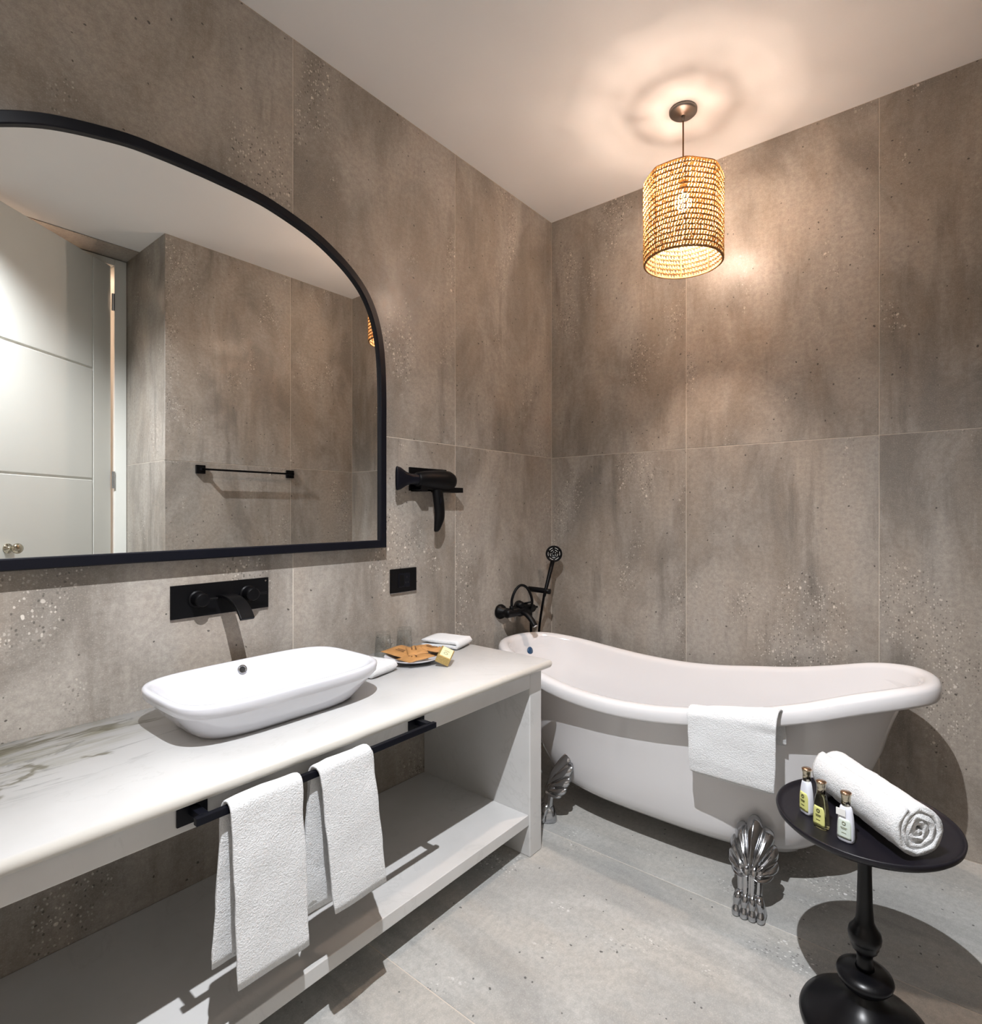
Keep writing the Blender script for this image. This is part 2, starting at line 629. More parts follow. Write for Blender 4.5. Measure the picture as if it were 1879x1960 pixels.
# ------------------------------------------------------------------ door, frame and corridor
df = struct(thing('door_1', 'tall white panelled door standing open, seen in the mirror', 'door', (0, 0, 0)))
df['kind'] = 'structure'
del df['label'], df['category']
bm = bmesh.new()
add_box(bm, DW - 0.012, DW + 0.12, HINGE_Y + 0.004, RET - 0.002, 0, 2.945)
add_box(bm, DW - 0.012, DW + 0.12, OPEN_Y - 0.07, OPEN_Y, 0, 2.945)
add_box(bm, DW - 0.012, DW + 0.12, OPEN_Y, HINGE_Y + 0.004, 2.903, 2.945)
obj('door_frame', bm, 'white_paint', df, bevel=0.003)
# leaf in local coordinates: x along the leaf from the hinge, y thickness
leaf = bpy.data.objects.new('door_leaf_pivot', None)
LW, LH, LT = 0.80, 2.895, 0.04
bm = bmesh.new()
G = 0.008
xs = [0.002, 0.150, 0.158, LW]
zs = [0.012, 0.80, 0.812, 1.490, 1.502, 2.184, 2.196, LH]
add_box(bm, 0.002, LW, 0.006, LT - 0.006, 0.012, LH)
add_box(bm, 0.002, 0.150, 0, LT, 0.012, LH)
for z0, z1 in zip(zs[0::2], zs[1::2]):
    add_box(bm, 0.158, LW, 0, LT, z0, z1)
lf = obj('door_leaf', bm, 'white_paint', df, bevel=0.003)
lf.location = (DW, HINGE_Y - 0.012, 0)
lf.rotation_euler = (0, 0, math.atan2(-0.79, -0.613))
# knob (both faces), rosette and key plate
bm = bmesh.new()
for s, y0 in ((-1, 0.0), (1, LT)):
    prof = [(0.0, 0.0), (0.026, 0.0), (0.026, 0.006), (0.012, 0.009), (0.010, 0.03), (0.016, 0.038), (0.026, 0.046),
            (0.028, 0.056), (0.022, 0.066), (0.0, 0.069)]
    lathe(bm, [(r, y0 + s * z) for r, z in prof], 24, (0.736, 0, 1.10), 'Y')
k = obj('door_knob', bm, 'brass', df, smooth=True)
k.location = lf.location
k.rotation_euler = lf.rotation_euler
for hz in (2.66, 1.50, 0.4):
    bm = bmesh.new()
    lathe(bm, [(0.0, 0), (0.009, 0), (0.009, 0.11), (0.0, 0.11)], 12, (0, 0, hz - 0.055))
    hb = obj('hinge', bm, 'chrome', df, smooth=False)
    hb.location = (DW - 0.016, HINGE_Y - 0.004, 0)
# corridor behind the door
struct(box('wall_corridor', (3.7, 3.8, YB - 0.1, RET + 1.0, -0.1, 3.0), 'ceiling'))
struct(box('wall_corridor', (DW + 0.15, 3.7, RET + 0.9, RET + 1.0, -0.1, 3.0), 'ceiling'))
struct(box('wall_corridor', (DW + 0.12, 3.7, YB - 0.1, YB, -0.1, 3.0), 'ceiling'))
struct(box('ceiling_corridor', (DW + 0.12, 3.8, YB - 0.1, RET + 1.0, 2.98, 3.1), 'ceiling'))
struct(box('floor_corridor', (DW + 0.2, 3.8, YB - 0.1, RET + 1.0, -0.1, -0.001), 'floor_tile'))
bm = bmesh.new()
lathe(bm, [(0, 0), (0.14, 0), (0.16, 0.03), (0.16, 0.05), (0, 0.05)], 32)
cl = obj('corridor_lamp', bm, 'corridor_lamp', None, smooth=True, loc=(3.2, -1.3, 2.93))
tag(cl, 'round warm lamp on the corridor ceiling behind the open door', 'lamp')

# ------------------------------------------------------------------ recessed downlight (above the camera)
dl = thing('downlight', 'small recessed round downlight in the white ceiling above the vanity side of the room', 'lamp', SPOT)
bm = bmesh.new()
lathe(bm, [(0.030, -0.001), (0.032, -0.006), (0.045, -0.006), (0.047, 0.0)], 32)
obj('trim_ring', bm, 'white_plastic', dl, smooth=True)
bm = bmesh.new()
lathe(bm, [(0.0, -0.002), (0.029, -0.002)], 32)
obj('lens', bm, 'downlight_lens', dl)

# ------------------------------------------------------------------ mirror
CY = -1.89
mir = thing('wall_mirror', 'large arched mirror in a black frame above the wash basin', 'mirror', (0, CY, 1.15))
half = [(0.0, 1.190), (0.12, 1.187), (0.22, 1.177), (0.366, 1.140), (0.472, 1.090), (0.545, 1.040), (0.598, 0.985), (0.637, 0.915),
        (0.662, 0.83), (0.675, 0.73), (0.680, 0.60), (0.680, 0.48)]


def arch(inset, n=6):
    pts = smooth_path([(a, b, 0) for a, b in half], n)
    pts = [Vector((p.x, p.y)) for p in pts]
    out = []
    for i, p in enumerate(pts):
        t = (pts[min(i + 1, len(pts) - 1)] - pts[max(i - 1, 0)]).normalized()
        nn = Vector((-t.y, t.x)) * -1
        if i == 0:
            nn = Vector((0, -1))
        q = p + (nn * inset if nn.dot(Vector((-p.x, 0.5 - p.y))) > 0 else -nn * inset)
        if i == 0:
            q = Vector((0, p.y - inset))
        out.append(q)
    out.append(Vector((0.68 - inset, inset)))
    right = [(p.x, p.y) for p in out]
    left = [(-x, y) for x, y in reversed(right)]
    return right + left[:-1]          # closed loop, y,z


o_, i_ = arch(0.0), arch(0.030)
bm = bmesh.new()
rings = []
for (loop, x) in ((o_, 0.002), (o_, 0.043), (arch(0.003), 0.047), (arch(0.027), 0.047), (i_, 0.044), (i_, 0.012)):
    rings.append([(x, a, b) for a, b in loop])
vs = loft(bm, rings, cap0=False, cap1=False)
obj('mirror_frame', bm, 'navy_black', mir)
bm = bmesh.new()
g_ = arch(0.026)
loft(bm, [[(0.004, a, b) for a, b in g_], [(0.034, a, b) for a, b in g_]])
obj('mirror_glass', bm, 'mirror', mir)

# ------------------------------------------------------------------ countertop (bullnose marble slab)
CT, CD, CY1, CY0 = 0.727, 0.622, -0.880, -2.78
bm = bmesh.new()
r = 0.015
prof = [(0.0, CT - 0.03), (CD - r, CT - 0.03)]
for k in range(9):
    a = -pi / 2 + pi * k / 8
    prof.append((CD - r + r * cos(a), CT - 0.015 + r * sin(a)))
prof += [(0.0, CT)]
ys = [(CY0, 0), (CY1 - 0.012, 0), (CY1 - 0.004, -0.003), (CY1, -0.010)]
rings = [[(x if x < 0.01 else x + d, y, z if abs(z - (CT - 0.015)) < 1e-6 else z + (CT - 0.015 - z) / 0.015 * (-d) * 0.6)
          for x, z in prof] for y, d in ys]
loft(bm, rings)
ct = obj('countertop', bm, 'marble_top', None, smooth=False)
for p in ct.data.polygons:
    p.use_smooth = len(p.vertices) == 4
ct.location.x = 0.001
tag(ct, 'long white marble countertop with grey green veins under the basin', 'countertop')

# ------------------------------------------------------------------ vanity body
va = thing('vanity_unit', 'open white marble clad vanity frame with a low shelf', 'vanity', (0, 0, 0))
FX = 0.583
AP0 = 0.632
box('apron', (FX - 0.05, FX, CY0 + 0.1, -0.975, AP0, CT - 0.030), 'marble_body', va, bevel=0.002)
box('end_panel', (0.002, FX, -0.975, -0.902, 0.0, CT - 0.030), 'marble_body', va, bevel=0.004)
box('end_panel', (0.002, FX, CY0 + 0.03, CY0 + 0.1, 0.0, CT - 0.030), 'marble_body', va, bevel=0.004)
box('shelf', (0.002, FX - 0.006, CY0 + 0.1, -0.975, 0.118, 0.158), 'marble_body', va, bevel=0.002)
box('top_panel', (0.002, FX - 0.05, CY0 + 0.1, -0.975, CT - 0.05, CT - 0.030), 'marble_body', va)

# ------------------------------------------------------------------ vessel basin
ba = thing('vessel_basin', 'white rectangular ceramic vessel basin with rounded corners on the countertop', 'sink', (0.278, -1.815, CT))
bm = bmesh.new()
NS = 96


def bring(a, b, z, n):
    out = []
    for k in range(NS):
        t = 2 * pi * k / NS
        out.append((*sup(t, a, b, n), z))
    return out


HA, HB = 0.198, 0.288
NE = 4.2
rr = [bring(0.125, 0.205, 0.0, 4), bring(0.138, 0.218, 0.0015, 4), bring(0.146, 0.226, 0.010, 4),
      bring(0.190, 0.276, 0.072, NE), bring(0.193, 0.280, 0.076, NE), bring(0.193, 0.280, 0.079, NE),
      bring(0.196, 0.286, 0.082, NE), bring(HA, HB, 0.100, NE), bring(HA - 0.001, HB - 0.001, 0.104, NE),
      bring(HA - 0.005, HB - 0.005, 0.108, NE), bring(HA - 0.012, HB - 0.012, 0.108, NE),
      bring(HA - 0.018, HB - 0.018, 0.104, NE), bring(HA - 0.028, HB - 0.034, 0.085, NE), bring(HA - 0.045, HB - 0.062, 0.045, 4),
      bring(HA - 0.06, HB - 0.09, 0.022, 3.8), bring(HA - 0.09, HB - 0.13, 0.013, 3.2), bring(0.03, 0.04, 0.009, 2)]
loft(bm, rr)
obj('bowl', bm, 'ceramic', ba, smooth=True)
bm = bmesh.new()
lathe(bm, [(0.0, 0.010), (0.032, 0.010), (0.034, 0.013), (0.030, 0.0155), (0.0, 0.0145)], 32)
obj('drain', bm, 'chrome', ba, smooth=True)
# overflow ring on the back wall of the bowl
ov = Matrix.Translation((-0.1670, 0.004, 0.083)) @ Matrix.Rotation(radians(68), 4, 'Y')
bm = bmesh.new()
lathe(bm, [(0.008, -0.002), (0.008, 0.003), (0.0105, 0.0045), (0.0135, 0.003), (0.0135, -0.003)], 24)
bmesh.ops.transform(bm, matrix=ov, verts=bm.verts)
obj('overflow_ring', bm, 'chrome', ba, smooth=True)
bm = bmesh.new()
lathe(bm, [(0.0, 0.001), (0.0082, 0.001), (0.0082, -0.002)], 20)
bmesh.ops.transform(bm, matrix=ov, verts=bm.verts)
obj('overflow_hole', bm, 'dark_gap', ba)  # flat dark disc, the shade inside the hole is painted as its colour

# ------------------------------------------------------------------ basin tap
bt = thing('basin_tap', 'black wall mounted basin tap on a long rectangular plate', 'tap', (0, -1.822, 1.022))
box('back_plate', (0.001, 0.008, -0.148, 0.148, -0.05, 0.05), 'black', bt, bevel=0.001)
bm = bmesh.new()
pp = smooth_path([(0.006, 0, 0.004), (0.05, 0, 0.008), (0.10, 0, 0.000), (0.14, 0, -0.022), (0.167, 0, -0.050)], 8)
rings = []
for i, p in enumerate(pp):
    t = (pp[min(i + 1, len(pp) - 1)] - pp[max(i - 1, 0)]).normalized()
    nn = Vector((-t.z, 0, t.x))
    w, h = 0.021, 0.005
    rings.append([p + nn * h + Vector((0, w, 0)), p + nn * h - Vector((0, w, 0)), p - nn * h - Vector((0, w, 0)), p - nn * h + Vector((0, w, 0))])
loft(bm, rings)
obj('spout', bm, 'black', bt, bevel=0.002)
for y in (-0.075, 0.078):
    bm = bmesh.new()
    lathe(bm, [(0.0, 0.007), (0.026, 0.007), (0.027, 0.012), (0.022, 0.016), (0.021, 0.045), (0.018, 0.049), (0.0, 0.05)], 32, (0, y, 0.004), 'X')
    h = obj('handle', bm, 'black', bt, smooth=False, bevel=0.001)
    bm = bmesh.new()
    tube(bm, [(0.038, y, 0.004), (0.040, y + 0.045, 0.004)], 0.004, 10)
    obj('lever', bm, 'black', h)
bm = bmesh.new()
lathe(bm, [(0, 0.008), (0.003, 0.008), (0.003, 0.0095), (0, 0.0095)], 12, (0, 0.137, 0.04), 'X')
obj('screw', bm, 'chrome', bt)

# ------------------------------------------------------------------ socket
so = thing('wall_socket', 'square black socket plate on the tiled wall right of the mirror', 'socket', (0, -1.0915, 1.006))
box('cover_plate', (0.001, 0.009, -0.069, 0.069, -0.049, 0.049), 'black', so, bevel=0.0015)
box('insert', (0.009, 0.011, -0.030, 0.030, -0.029, 0.029), 'navy_black', so, bevel=0.001)
box('rocker', (0.011, 0.0125, -0.026, -0.002, -0.024, 0.024), 'black', so, bevel=0.001)
bm = bmesh.new()
for a, b in ((0.014, 0.012), (0.008, -0.010), (0.020, -0.010)):
    add_box(bm, 0.0108, 0.0114, a - 0.002, a + 0.002, b - 0.004, b + 0.004)
obj('contact_slots', bm, 'dark_gap', so)  # near-black blocks in place of open slots, their inner shade is only colour
box('lower_edge', (0.001, 0.0095, -0.068, 0.069, -0.052, -0.0495), 'chrome', so)

# ------------------------------------------------------------------ hair dryer holder + dryer
ho = thing('dryer_holder', 'black box shaped wall holder that carries the hair dryer', 'holder', (0, -0.96, 1.43))
bm = bmesh.new()
add_box(bm, 0.001, 0.010, -0.10, 0.115, -0.048, 0.052)
add_box(bm, 0.010, 0.070, -0.10, -0.092, -0.048, 0.052) if False else None
obj('back_plate', bm, 'black', ho, bevel=0.001)
box('ledge', (0.010, 0.075, -0.095, -0.058, -0.052, -0.044), 'black', ho, bevel=0.001)
box('ledge', (0.010, 0.075, 0.02, 0.155, -0.052, -0.030), 'black', ho, bevel=0.001)
box('front_lip', (0.070, 0.076, -0.095, -0.058, -0.052, -0.025), 'black', ho, bevel=0.001)
hd = thing('hair_dryer', 'black hair dryer with a flared nozzle hanging in the wall holder', 'hair dryer', (0.055, -0.96, 1.428))
bm = bmesh.new()
prof = [(0.0, -0.105), (0.026, -0.105), (0.030, -0.100), (0.037, -0.06), (0.043, 0.0), (0.046, 0.045), (0.044, 0.078), (0.035, 0.100),
        (0.018, 0.112), (0.0, 0.114)]
lathe(bm, prof, 36, (0, 0, 0), 'Y')
obj('barrel', bm, 'black', hd, smooth=True)
bm = bmesh.new()
rings = []
for y, rx, rz in [(-0.092, 0.025, 0.026), (-0.105, 0.022, 0.023), (-0.135, 0.018, 0.022), (-0.160, 0.013, 0.029), (-0.188, 0.010, 0.045), (-0.207, 0.009, 0.049), (-0.210, 0.007, 0.046)]:
    rings.append([(*(lambda q: (q[0], y, q[1]))(sup(2 * pi * k / 36, rx, rz, 2.3)),) for k in range(36)])
loft(bm, rings)
obj('nozzle', bm, 'navy_black', hd, smooth=True)
bm = bmesh.new()
hp = smooth_path([(0.0, 0.012, -0.02), (0.004, 0.014, -0.06), (0.008, 0.018, -0.11), (0.010, 0.018, -0.16), (0.008, 0.008, -0.205), (0.006, 0.002, -0.222)], 6)
rings = []
for i, p in enumerate(hp):
    u = i / (len(hp) - 1)
    w = interp([(0, 0.026), (0.3, 0.026), (0.6, 0.025), (0.85, 0.015), (1, 0.008)], u)
    rings.append([(p.x + 0.75 * w * cos(2 * pi * k / 20), p.y + w * sin(2 * pi * k / 20), p.z) for k in range(20)])
loft(bm, rings)
h = obj('handle', bm, 'black', hd, smooth=True)
box('switch', (0.020, 0.026, 0.006, 0.016, -0.10, -0.075), 'navy_black', h)
bm = bmesh.new()
tube(bm, smooth_path([(0.008, 0.020, -0.185), (0.008, 0.026, -0.198), (0.008, 0.022, -0.210), (0.008, 0.006, -0.218)], 6), 0.0022, 8)
obj('hanging_loop', bm, 'black', h)

# ------------------------------------------------------------------ bath mixer with hand shower
bx = thing('bath_mixer', 'black wall mounted bath mixer with hand shower over the tub end', 'tap', (0, -0.33, 0.785))
for fy in (-0.135, 0.015):
    bm = bmesh.new()
    lathe(bm, [(0, 0.001), (0.036, 0.001), (0.038, 0.010), (0.034, 0.022), (0.024, 0.026), (0.022, 0.06)], 32, (0, fy, 0.0), 'X')
    obj('wall_flange', bm, 'black', bx, smooth=True)
bm = bmesh.new()
lathe(bm, [(0, -0.172), (0.018, -0.170), (0.023, -0.16), (0.023, -0.07), (0.029, -0.06), (0.030, 0.0), (0.024, 0.01), (0.022, 0.05), (0.016, 0.065), (0, 0.067)], 32, (0.072, 0, 0), 'Y')
obj('mixer_body', bm, 'black', bx, smooth=True)
bm = bmesh.new()
sp_ = smooth_path([(0.085, -0.055, -0.006), (0.115, -0.055, -0.014), (0.145, -0.055, -0.038), (0.168, -0.055, -0.066)], 6)
rings = []
for i, p in enumerate(sp_):
    t = (sp_[min(i + 1, len(sp_) - 1)] - sp_[max(i - 1, 0)]).normalized()
    nn = Vector((-t.z, 0, t.x))
    rings.append([p + nn * (0.013 * sin(a_)) + Vector((0, 0.016 * cos(a_), 0)) for a_ in [2 * pi * k / 16 for k in range(16)]])
loft(bm, rings)
obj('spout', bm, 'black', bx, smooth=True)
bm = bmesh.new()
e = sp_[-1]
t = (sp_[-1] - sp_[-2]).normalized()
tube(bm, [e, e + t * 0.003], 0.011, 16)
obj('aerator', bm, 'chrome', bx)
bm = bmesh.new()
lathe(bm, [(0, 0.01), (0.022, 0.02), (0.025, 0.035), (0.018, 0.046), (0, 0.048)], 24, (0.075, -0.060, 0))
tube(bm, [(0.085, -0.045, 0.036), (0.13, -0.035, 0.048)], 0.005, 10)
obj('lever_handle', bm, 'black', bx, smooth=True)
bm = bmesh.new()
lathe(bm, [(0, 0.0), (0.012, 0.01), (0.012, 0.032), (0.009, 0.036), (0, 0.036)], 20, (0.080, -0.132, 0))
obj('hose_nut', bm, 'black', bx, smooth=True)
bm = bmesh.new()
tube(bm, [(0.072, 0.060, 0.0), (0.072, 0.092, 0.0)], 0.006, 12)
obj('diverter_knob', bm, 'black', bx)
# bracket for the hand shower
bm = bmesh.new()
tube(bm, [(0.001, 0.112, 0.088), (0.05, 0.122, 0.086), (0.105, 0.134, 0.082), (0.125, 0.138, 0.080)], 0.0145, 16)
obj('shower_bracket', bm, 'black', bx, smooth=True)
hs = thing('hand_shower', 'black hand shower with a round rose head resting in its bracket', 'hand shower', (0.10, -0.20, 0.868))
D0 = Vector((0.0, 0.0, 0.0))
D1 = Vector((0.0, 0.068, 0.155))
bm = bmesh.new()
tube(bm, [D0 - (D1 * 0.18), D0, D1 * 0.5, D1], 0.01, 16, rfun=lambda u: 0.008 + 0.0045 * u)
obj('grip', bm, 'black', hs, smooth=True)
# round head faces the room
hc = Vector((0.0, 0.080, 0.194))
nrm = Vector((0.55, -0.80, 0.10)).normalized()
rot = nrm.to_track_quat('Z', 'Y').to_matrix().to_4x4()
mt = Matrix.Translation(hc) @ rot
bm = bmesh.new()
lathe(bm, [(0, -0.014), (0.018, -0.012), (0.034, -0.002), (0.0365, 0.003), (0.035, 0.008), (0.031, 0.008), (0.030, 0.0062), (0, 0.0062)], 40)
mt = mt @ Matrix.Diagonal((1.25, 1.25, 1, 1))
bmesh.ops.transform(bm, matrix=mt, verts=bm.verts)
hh = obj('shower_head', bm, 'black', hs, smooth=True)
bm = bmesh.new()
for rad, cnt, fill in ((0.0255, 6, 0.62), (0.0165, 5, 0.62), (0.0085, 5, 0.5)):
    for k in range(cnt):
        a0 = 2 * pi * k / cnt + rad * 30
        pts = [(rad * cos(a0 + 2 * pi / cnt * fill * q / 5), rad * sin(a0 + 2 * pi / cnt * fill * q / 5), 0.0067) for q in range(6)]
        tube(bm, pts, 0.0009, 6)
bmesh.ops.transform(bm, matrix=mt, verts=bm.verts)
obj('spray_slots', bm, 'white_plastic', hh)
bm = bmesh.new()
tube(bm, smooth_path([(0.080, -0.462, 0.812), (0.082, -0.462, 0.855), (0.090, -0.442, 0.900), (0.098, -0.408, 0.920), (0.108, -0.368, 0.900),
                      (0.114, -0.338, 0.840), (0.098, -0.325, 0.780), (0.060, -0.276, 0.720), (0.032, -0.238, 0.650), (0.025, -0.222, 0.50), (0.024, -0.192, 0.42),
                      (0.025, -0.168, 0.50), (0.032, -0.165, 0.64), (0.062, -0.186, 0.745), (0.100, -0.212, 0.846)], 10), 0.0068, 10)
tag(obj('shower_hose', bm, 'black', None, smooth=True), 'black flexible hose arching from the bath mixer down behind the tub', 'hose')

# ------------------------------------------------------------------ bathtub
tb = thing('bathtub', 'white freestanding slipper bathtub with rolled rim and silver claw feet', 'bathtub', (0, 0, 0))
TCX, TCY, TA, TBH, TN = 0.925, -0.425, 0.885, 0.365, 2.35
ZR = [(0.03, 0.668), (0.12, 0.662), (0.25, 0.642), (0.42, 0.612), (0.60, 0.590), (0.80, 0.583), (0.98, 0.594), (1.15, 0.618), (1.32, 0.646),
      (1.48, 0.686), (1.62, 0.728), (1.74, 0.752), (1.81, 0.756)]


def zrim(x):
    # smooth (cubic) interpolation
    pts = ZR
    if x <= pts[0][0]:
        return pts[0][1]
    if x >= pts[-1][0]:
        return pts[-1][1]
    for i in range(len(pts) - 1):
        if x <= pts[i + 1][0]:
            break
    x0, y0 = pts[max(i - 1, 0)]
    x1, y1 = pts[i]
    x2, y2 = pts[i + 1]
    x3, y3 = pts[min(i + 2, len(pts) - 1)]
    m1 = (y2 - y0) / (x2 - x0)
    m2 = (y3 - y1) / (x3 - x1)
    h = x2 - x1
    t = (x - x1) / h
    return ((2 * t ** 3 - 3 * t ** 2 + 1) * y1 + (t ** 3 - 2 * t ** 2 + t) * h * m1 + (-2 * t ** 3 + 3 * t ** 2) * y2 + (t ** 3 - t ** 2) * h * m2)


NT = 128
RX = [(0.0, 0.500), (0.10, 0.575), (0.25, 0.64), (0.45, 0.685), (0.70, 0.735), (0.86, 0.765), (1.0, 0.800)]
RY = [(0.0, 0.205), (0.05, 0.236), (0.10, 0.250), (0.25, 0.264), (0.5, 0.277), (0.8, 0.297), (1.0, 0.318)]
ZB = 0.112


def body_pt(th, v, shrink=0.0):
    ax = interp(RX, v) - shrink
    by = interp(RY, v) - shrink
    n = 2.25 + 0.65 * (1 - v) ** 3
    x, y = sup(th, ax, by, n)
    X = TCX + x
    zt = zrim(TCX + sup(th, TA - 0.05, TBH - 0.05, TN)[0]) - 0.050
    return Vector((X, TCY + y, ZB + (zt - ZB) * v))


bm = bmesh.new()
rings = []
for sh, z in ((0.22, ZB - 0.002), (0.12, ZB - 0.0035), (0.05, ZB - 0.003), (0.018, ZB - 0.001)):
    rings.append([(TCX + p[0], TCY + p[1], z) for p in [sup(2 * pi * k / NT, 0.5 - sh, max(0.205 - sh, 0.02), 2.9) for k in range(NT)]])
for v in (0, 0.012, 0.03, 0.06, 0.10, 0.16, 0.25, 0.35, 0.45, 0.55, 0.65, 0.75, 0.85, 0.93, 1.0):
    rings.append([body_pt(2 * pi * k / NT, v) for k in range(NT)])
loft(bm, rings, cap1=False)
obj('tub_body', bm, 'acrylic', tb, smooth=True)
# rim + inner shell
bm = bmesh.new()
prof = [(-0.052, -0.056), (-0.030, -0.058), (-0.010, -0.057), (-0.003, -0.053), (0.0, -0.045), (0.0, -0.028), (-0.002, -0.014), (-0.008, -0.005), (-0.018, -0.001),
        (-0.030, 0.0), (-0.042, -0.002), (-0.052, -0.008), (-0.060, -0.020), (-0.066, -0.045)]
rings = []
for d, dz in prof:
    ring = []
    for k in range(NT):
        th = 2 * pi * k / NT
        x, y = sup(th, TA + d, TBH + d, TN)
        zx = zrim(TCX + sup(th, TA, TBH, TN)[0])
        ring.append((TCX + x, TCY + y, zx + dz))
    rings.append(ring)
for v in (0.85, 0.7, 0.55, 0.4, 0.3, 0.22):
    rings.append([body_pt(2 * pi * k / NT, v, 0.030 + 0.02 * (1 - v)) for k in range(NT)])
for s in (0.10, 0.16, 0.24):
    rings.append([(TCX + p[0], TCY + p[1], 0.205 - 0.1 * (s - 0.1)) for p in [sup(2 * pi * k / NT, 0.60 - s, max(0.265 - s, 0.02), 2.8) for k in range(NT)]])
loft(bm, rings, cap0=False)
obj('tub_rim', bm, 'acrylic', tb, smooth=True)
# overflow with blue cap at the mixer end
bm = bmesh.new()
lathe(bm, [(0, 0.0), (0.020, 0.0), (0.020, 0.004), (0.016, 0.007), (0, 0.008)], 28)
bmesh.ops.transform(bm, matrix=Matrix.Translation((0.143, -0.395, 0.592)) @ Matrix.Rotation(radians(74), 4, 'Y'), verts=bm.verts)
ovc = obj('overflow_cap', bm, 'blue_plastic', tb, smooth=True)
ovc['label'] = 'small blue overflow cap inside the tub'


def claw_foot():
    """local frame: +Y points outwards from the tub, Z up, origin on the floor under the paw"""
    bm = bmesh.new()
    # shaft: fluted, S curved
    path = smooth_path([(0, -0.040, 0.172), (0, -0.010, 0.138), (0, 0.000, 0.090), (0, 0.004, 0.060), (0, 0.012, 0.040)], 5)
    rings = []
    NF = 72
    for i, p in enumerate(path):
        u = i / (len(path) - 1)
        w = interp([(0, 0.030), (0.2, 0.043), (0.35, 0.040), (0.7, 0.037), (1, 0.044)], u)
        d = interp([(0, 0.010), (0.25, 0.020), (0.5, 0.019), (1, 0.024)], u)
        ring = []
        for k in range(NF):
            a = 2 * pi * k / NF
            rid = abs(cos(a * 4.5 + pi / 4)) ** 0.7
            amp = 0.30 * max(0.0, sin(a)) ** 0.5 if sin(a) > 0 else 0.0
            ring.append((p.x + w * cos(a) * (1 - 0.25 * amp + 0.25 * amp * rid), p.y + d * sin(a) * (1 - amp + amp * rid * 1.25), p.z))
        rings.append(ring)
    loft(bm, rings)
    # fan of fluted leaves: polar relief lying against the tub, with its own back face
    NR, NP = 16, 140
    F0 = radians(118)
    LOBE = radians(118 * 2 / 9.0)
    zc = 0.125

    def fan(r_, ph, back=False):
        rho = abs(cos(pi * ph / LOBE))
        R = interp([(0, 0.150), (radians(26), 0.121), (radians(52), 0.094), (radians(80), 0.080), (F0, 0.054)], abs(ph))
        tip = rho ** 0.5
        R *= 0.84 + 0.16 * tip
        rr_ = R * r_
        x = sin(ph) * rr_
        z = zc + cos(ph) * rr_
        y = -0.006 - 0.50 * max(z - zc, -0.01) - 0.42 * abs(x) + 0.020 * (1 - r_) ** 1.2
        prof_ = math.sqrt(max(0.0, 1 - max(0.0, (r_ - 0.72) / 0.28) ** 2))
        if back:
            return Vector((x, y - 0.012, z))
        y += 0.0165 * (rho ** 0.65) * min(1, r_ * 2.2) * prof_ + 0.008 * sin(pi * min(1, r_)) ** 1.0 - 0.004
        mid = abs(cos(pi * ph / LOBE * 3)) * 0.0022 * rho * prof_
        return Vector((x, y + mid, z))
    fr = [[fan(max(0.02, i / NR), -F0 + 2 * F0 * j / NP) for j in range(NP + 1)] for i in range(NR + 1)]
    bk = [[fan(max(0.02, i / NR), -F0 + 2 * F0 * j / NP, True) for j in range(NP + 1)] for i in range(NR, -1, -1)]
    rows = fr + bk
    vs = [[bm.verts.new(p) for p in r] for r in rows]
    n = len(vs)
    for i in range(n):
        a_, b_ = vs[i], vs[(i + 1) % n]
        for j in range(NP):
            bm.faces.new((a_[j], a_[j + 1], b_[j + 1], b_[j]))
    # paw: block with four toes
    rings = []
    for z, w, y0, y1 in ((0.0, 0.049, -0.030, 0.036), (0.010, 0.050, -0.031, 0.038), (0.024, 0.047, -0.030, 0.037), (0.040, 0.043, -0.024, 0.032), (0.060, 0.039, -0.016, 0.024)):
        rings.append([(sup(2 * pi * j / 28, w, 1, 3.5)[0], (y0 + y1) / 2 + (y1 - y0) / 2 * sup(2 * pi * j / 28, 1, 1, 3.5)[1], z) for j in range(28)])
    loft(bm, rings)
    for k in range(4):
        x = (k - 1.5) * 0.0245
        yy = 0.034 - 0.003 * abs(k - 1.5)
        pts = [(x * 0.78, 0.008, 0.066), (x * 0.88, 0.019, 0.056), (x * 0.98, yy - 0.006, 0.042), (x, yy - 0.001, 0.026), (x, yy + 0.003, 0.014), (x, yy + 0.002, 0.004)]
        tube(bm, smooth_path(pts, 4), 0.01, 12, rfun=lambda u: 0.0095 + 0.0042 * abs(sin(pi * (0.1 + u * 1.7))))
    me_o = obj('claw_foot', bm, 'chrome', tb, smooth=True)
    return me_o


cf = claw_foot()
spots = [(1.318, -0.772, 152), (0.480, -0.706, 222), (1.338, -0.078, 28), (0.480, -0.130, -42)]
for i, (x, y, a) in enumerate(spots):
    o = cf if i == 0 else cf.copy()
    if i:
        COL.objects.link(o)
        o.parent = tb
    o.location = (x, y, 0)
    # +Y local -> outward direction
    o.rotation_euler = (0, 0, radians(a + 0))
# outward directions: front feet look to the room
cfs = [o for o in tb.children if o.name.startswith('claw_foot')]
for o, d in zip(cfs, ((0.10, -1.0), (-0.80, -0.75), (0.10, 1.0), (-0.80, 0.75))):
    o.rotation_euler = (0, 0, math.atan2(-d[0], d[1]))

# ------------------------------------------------------------------ cloth helpers


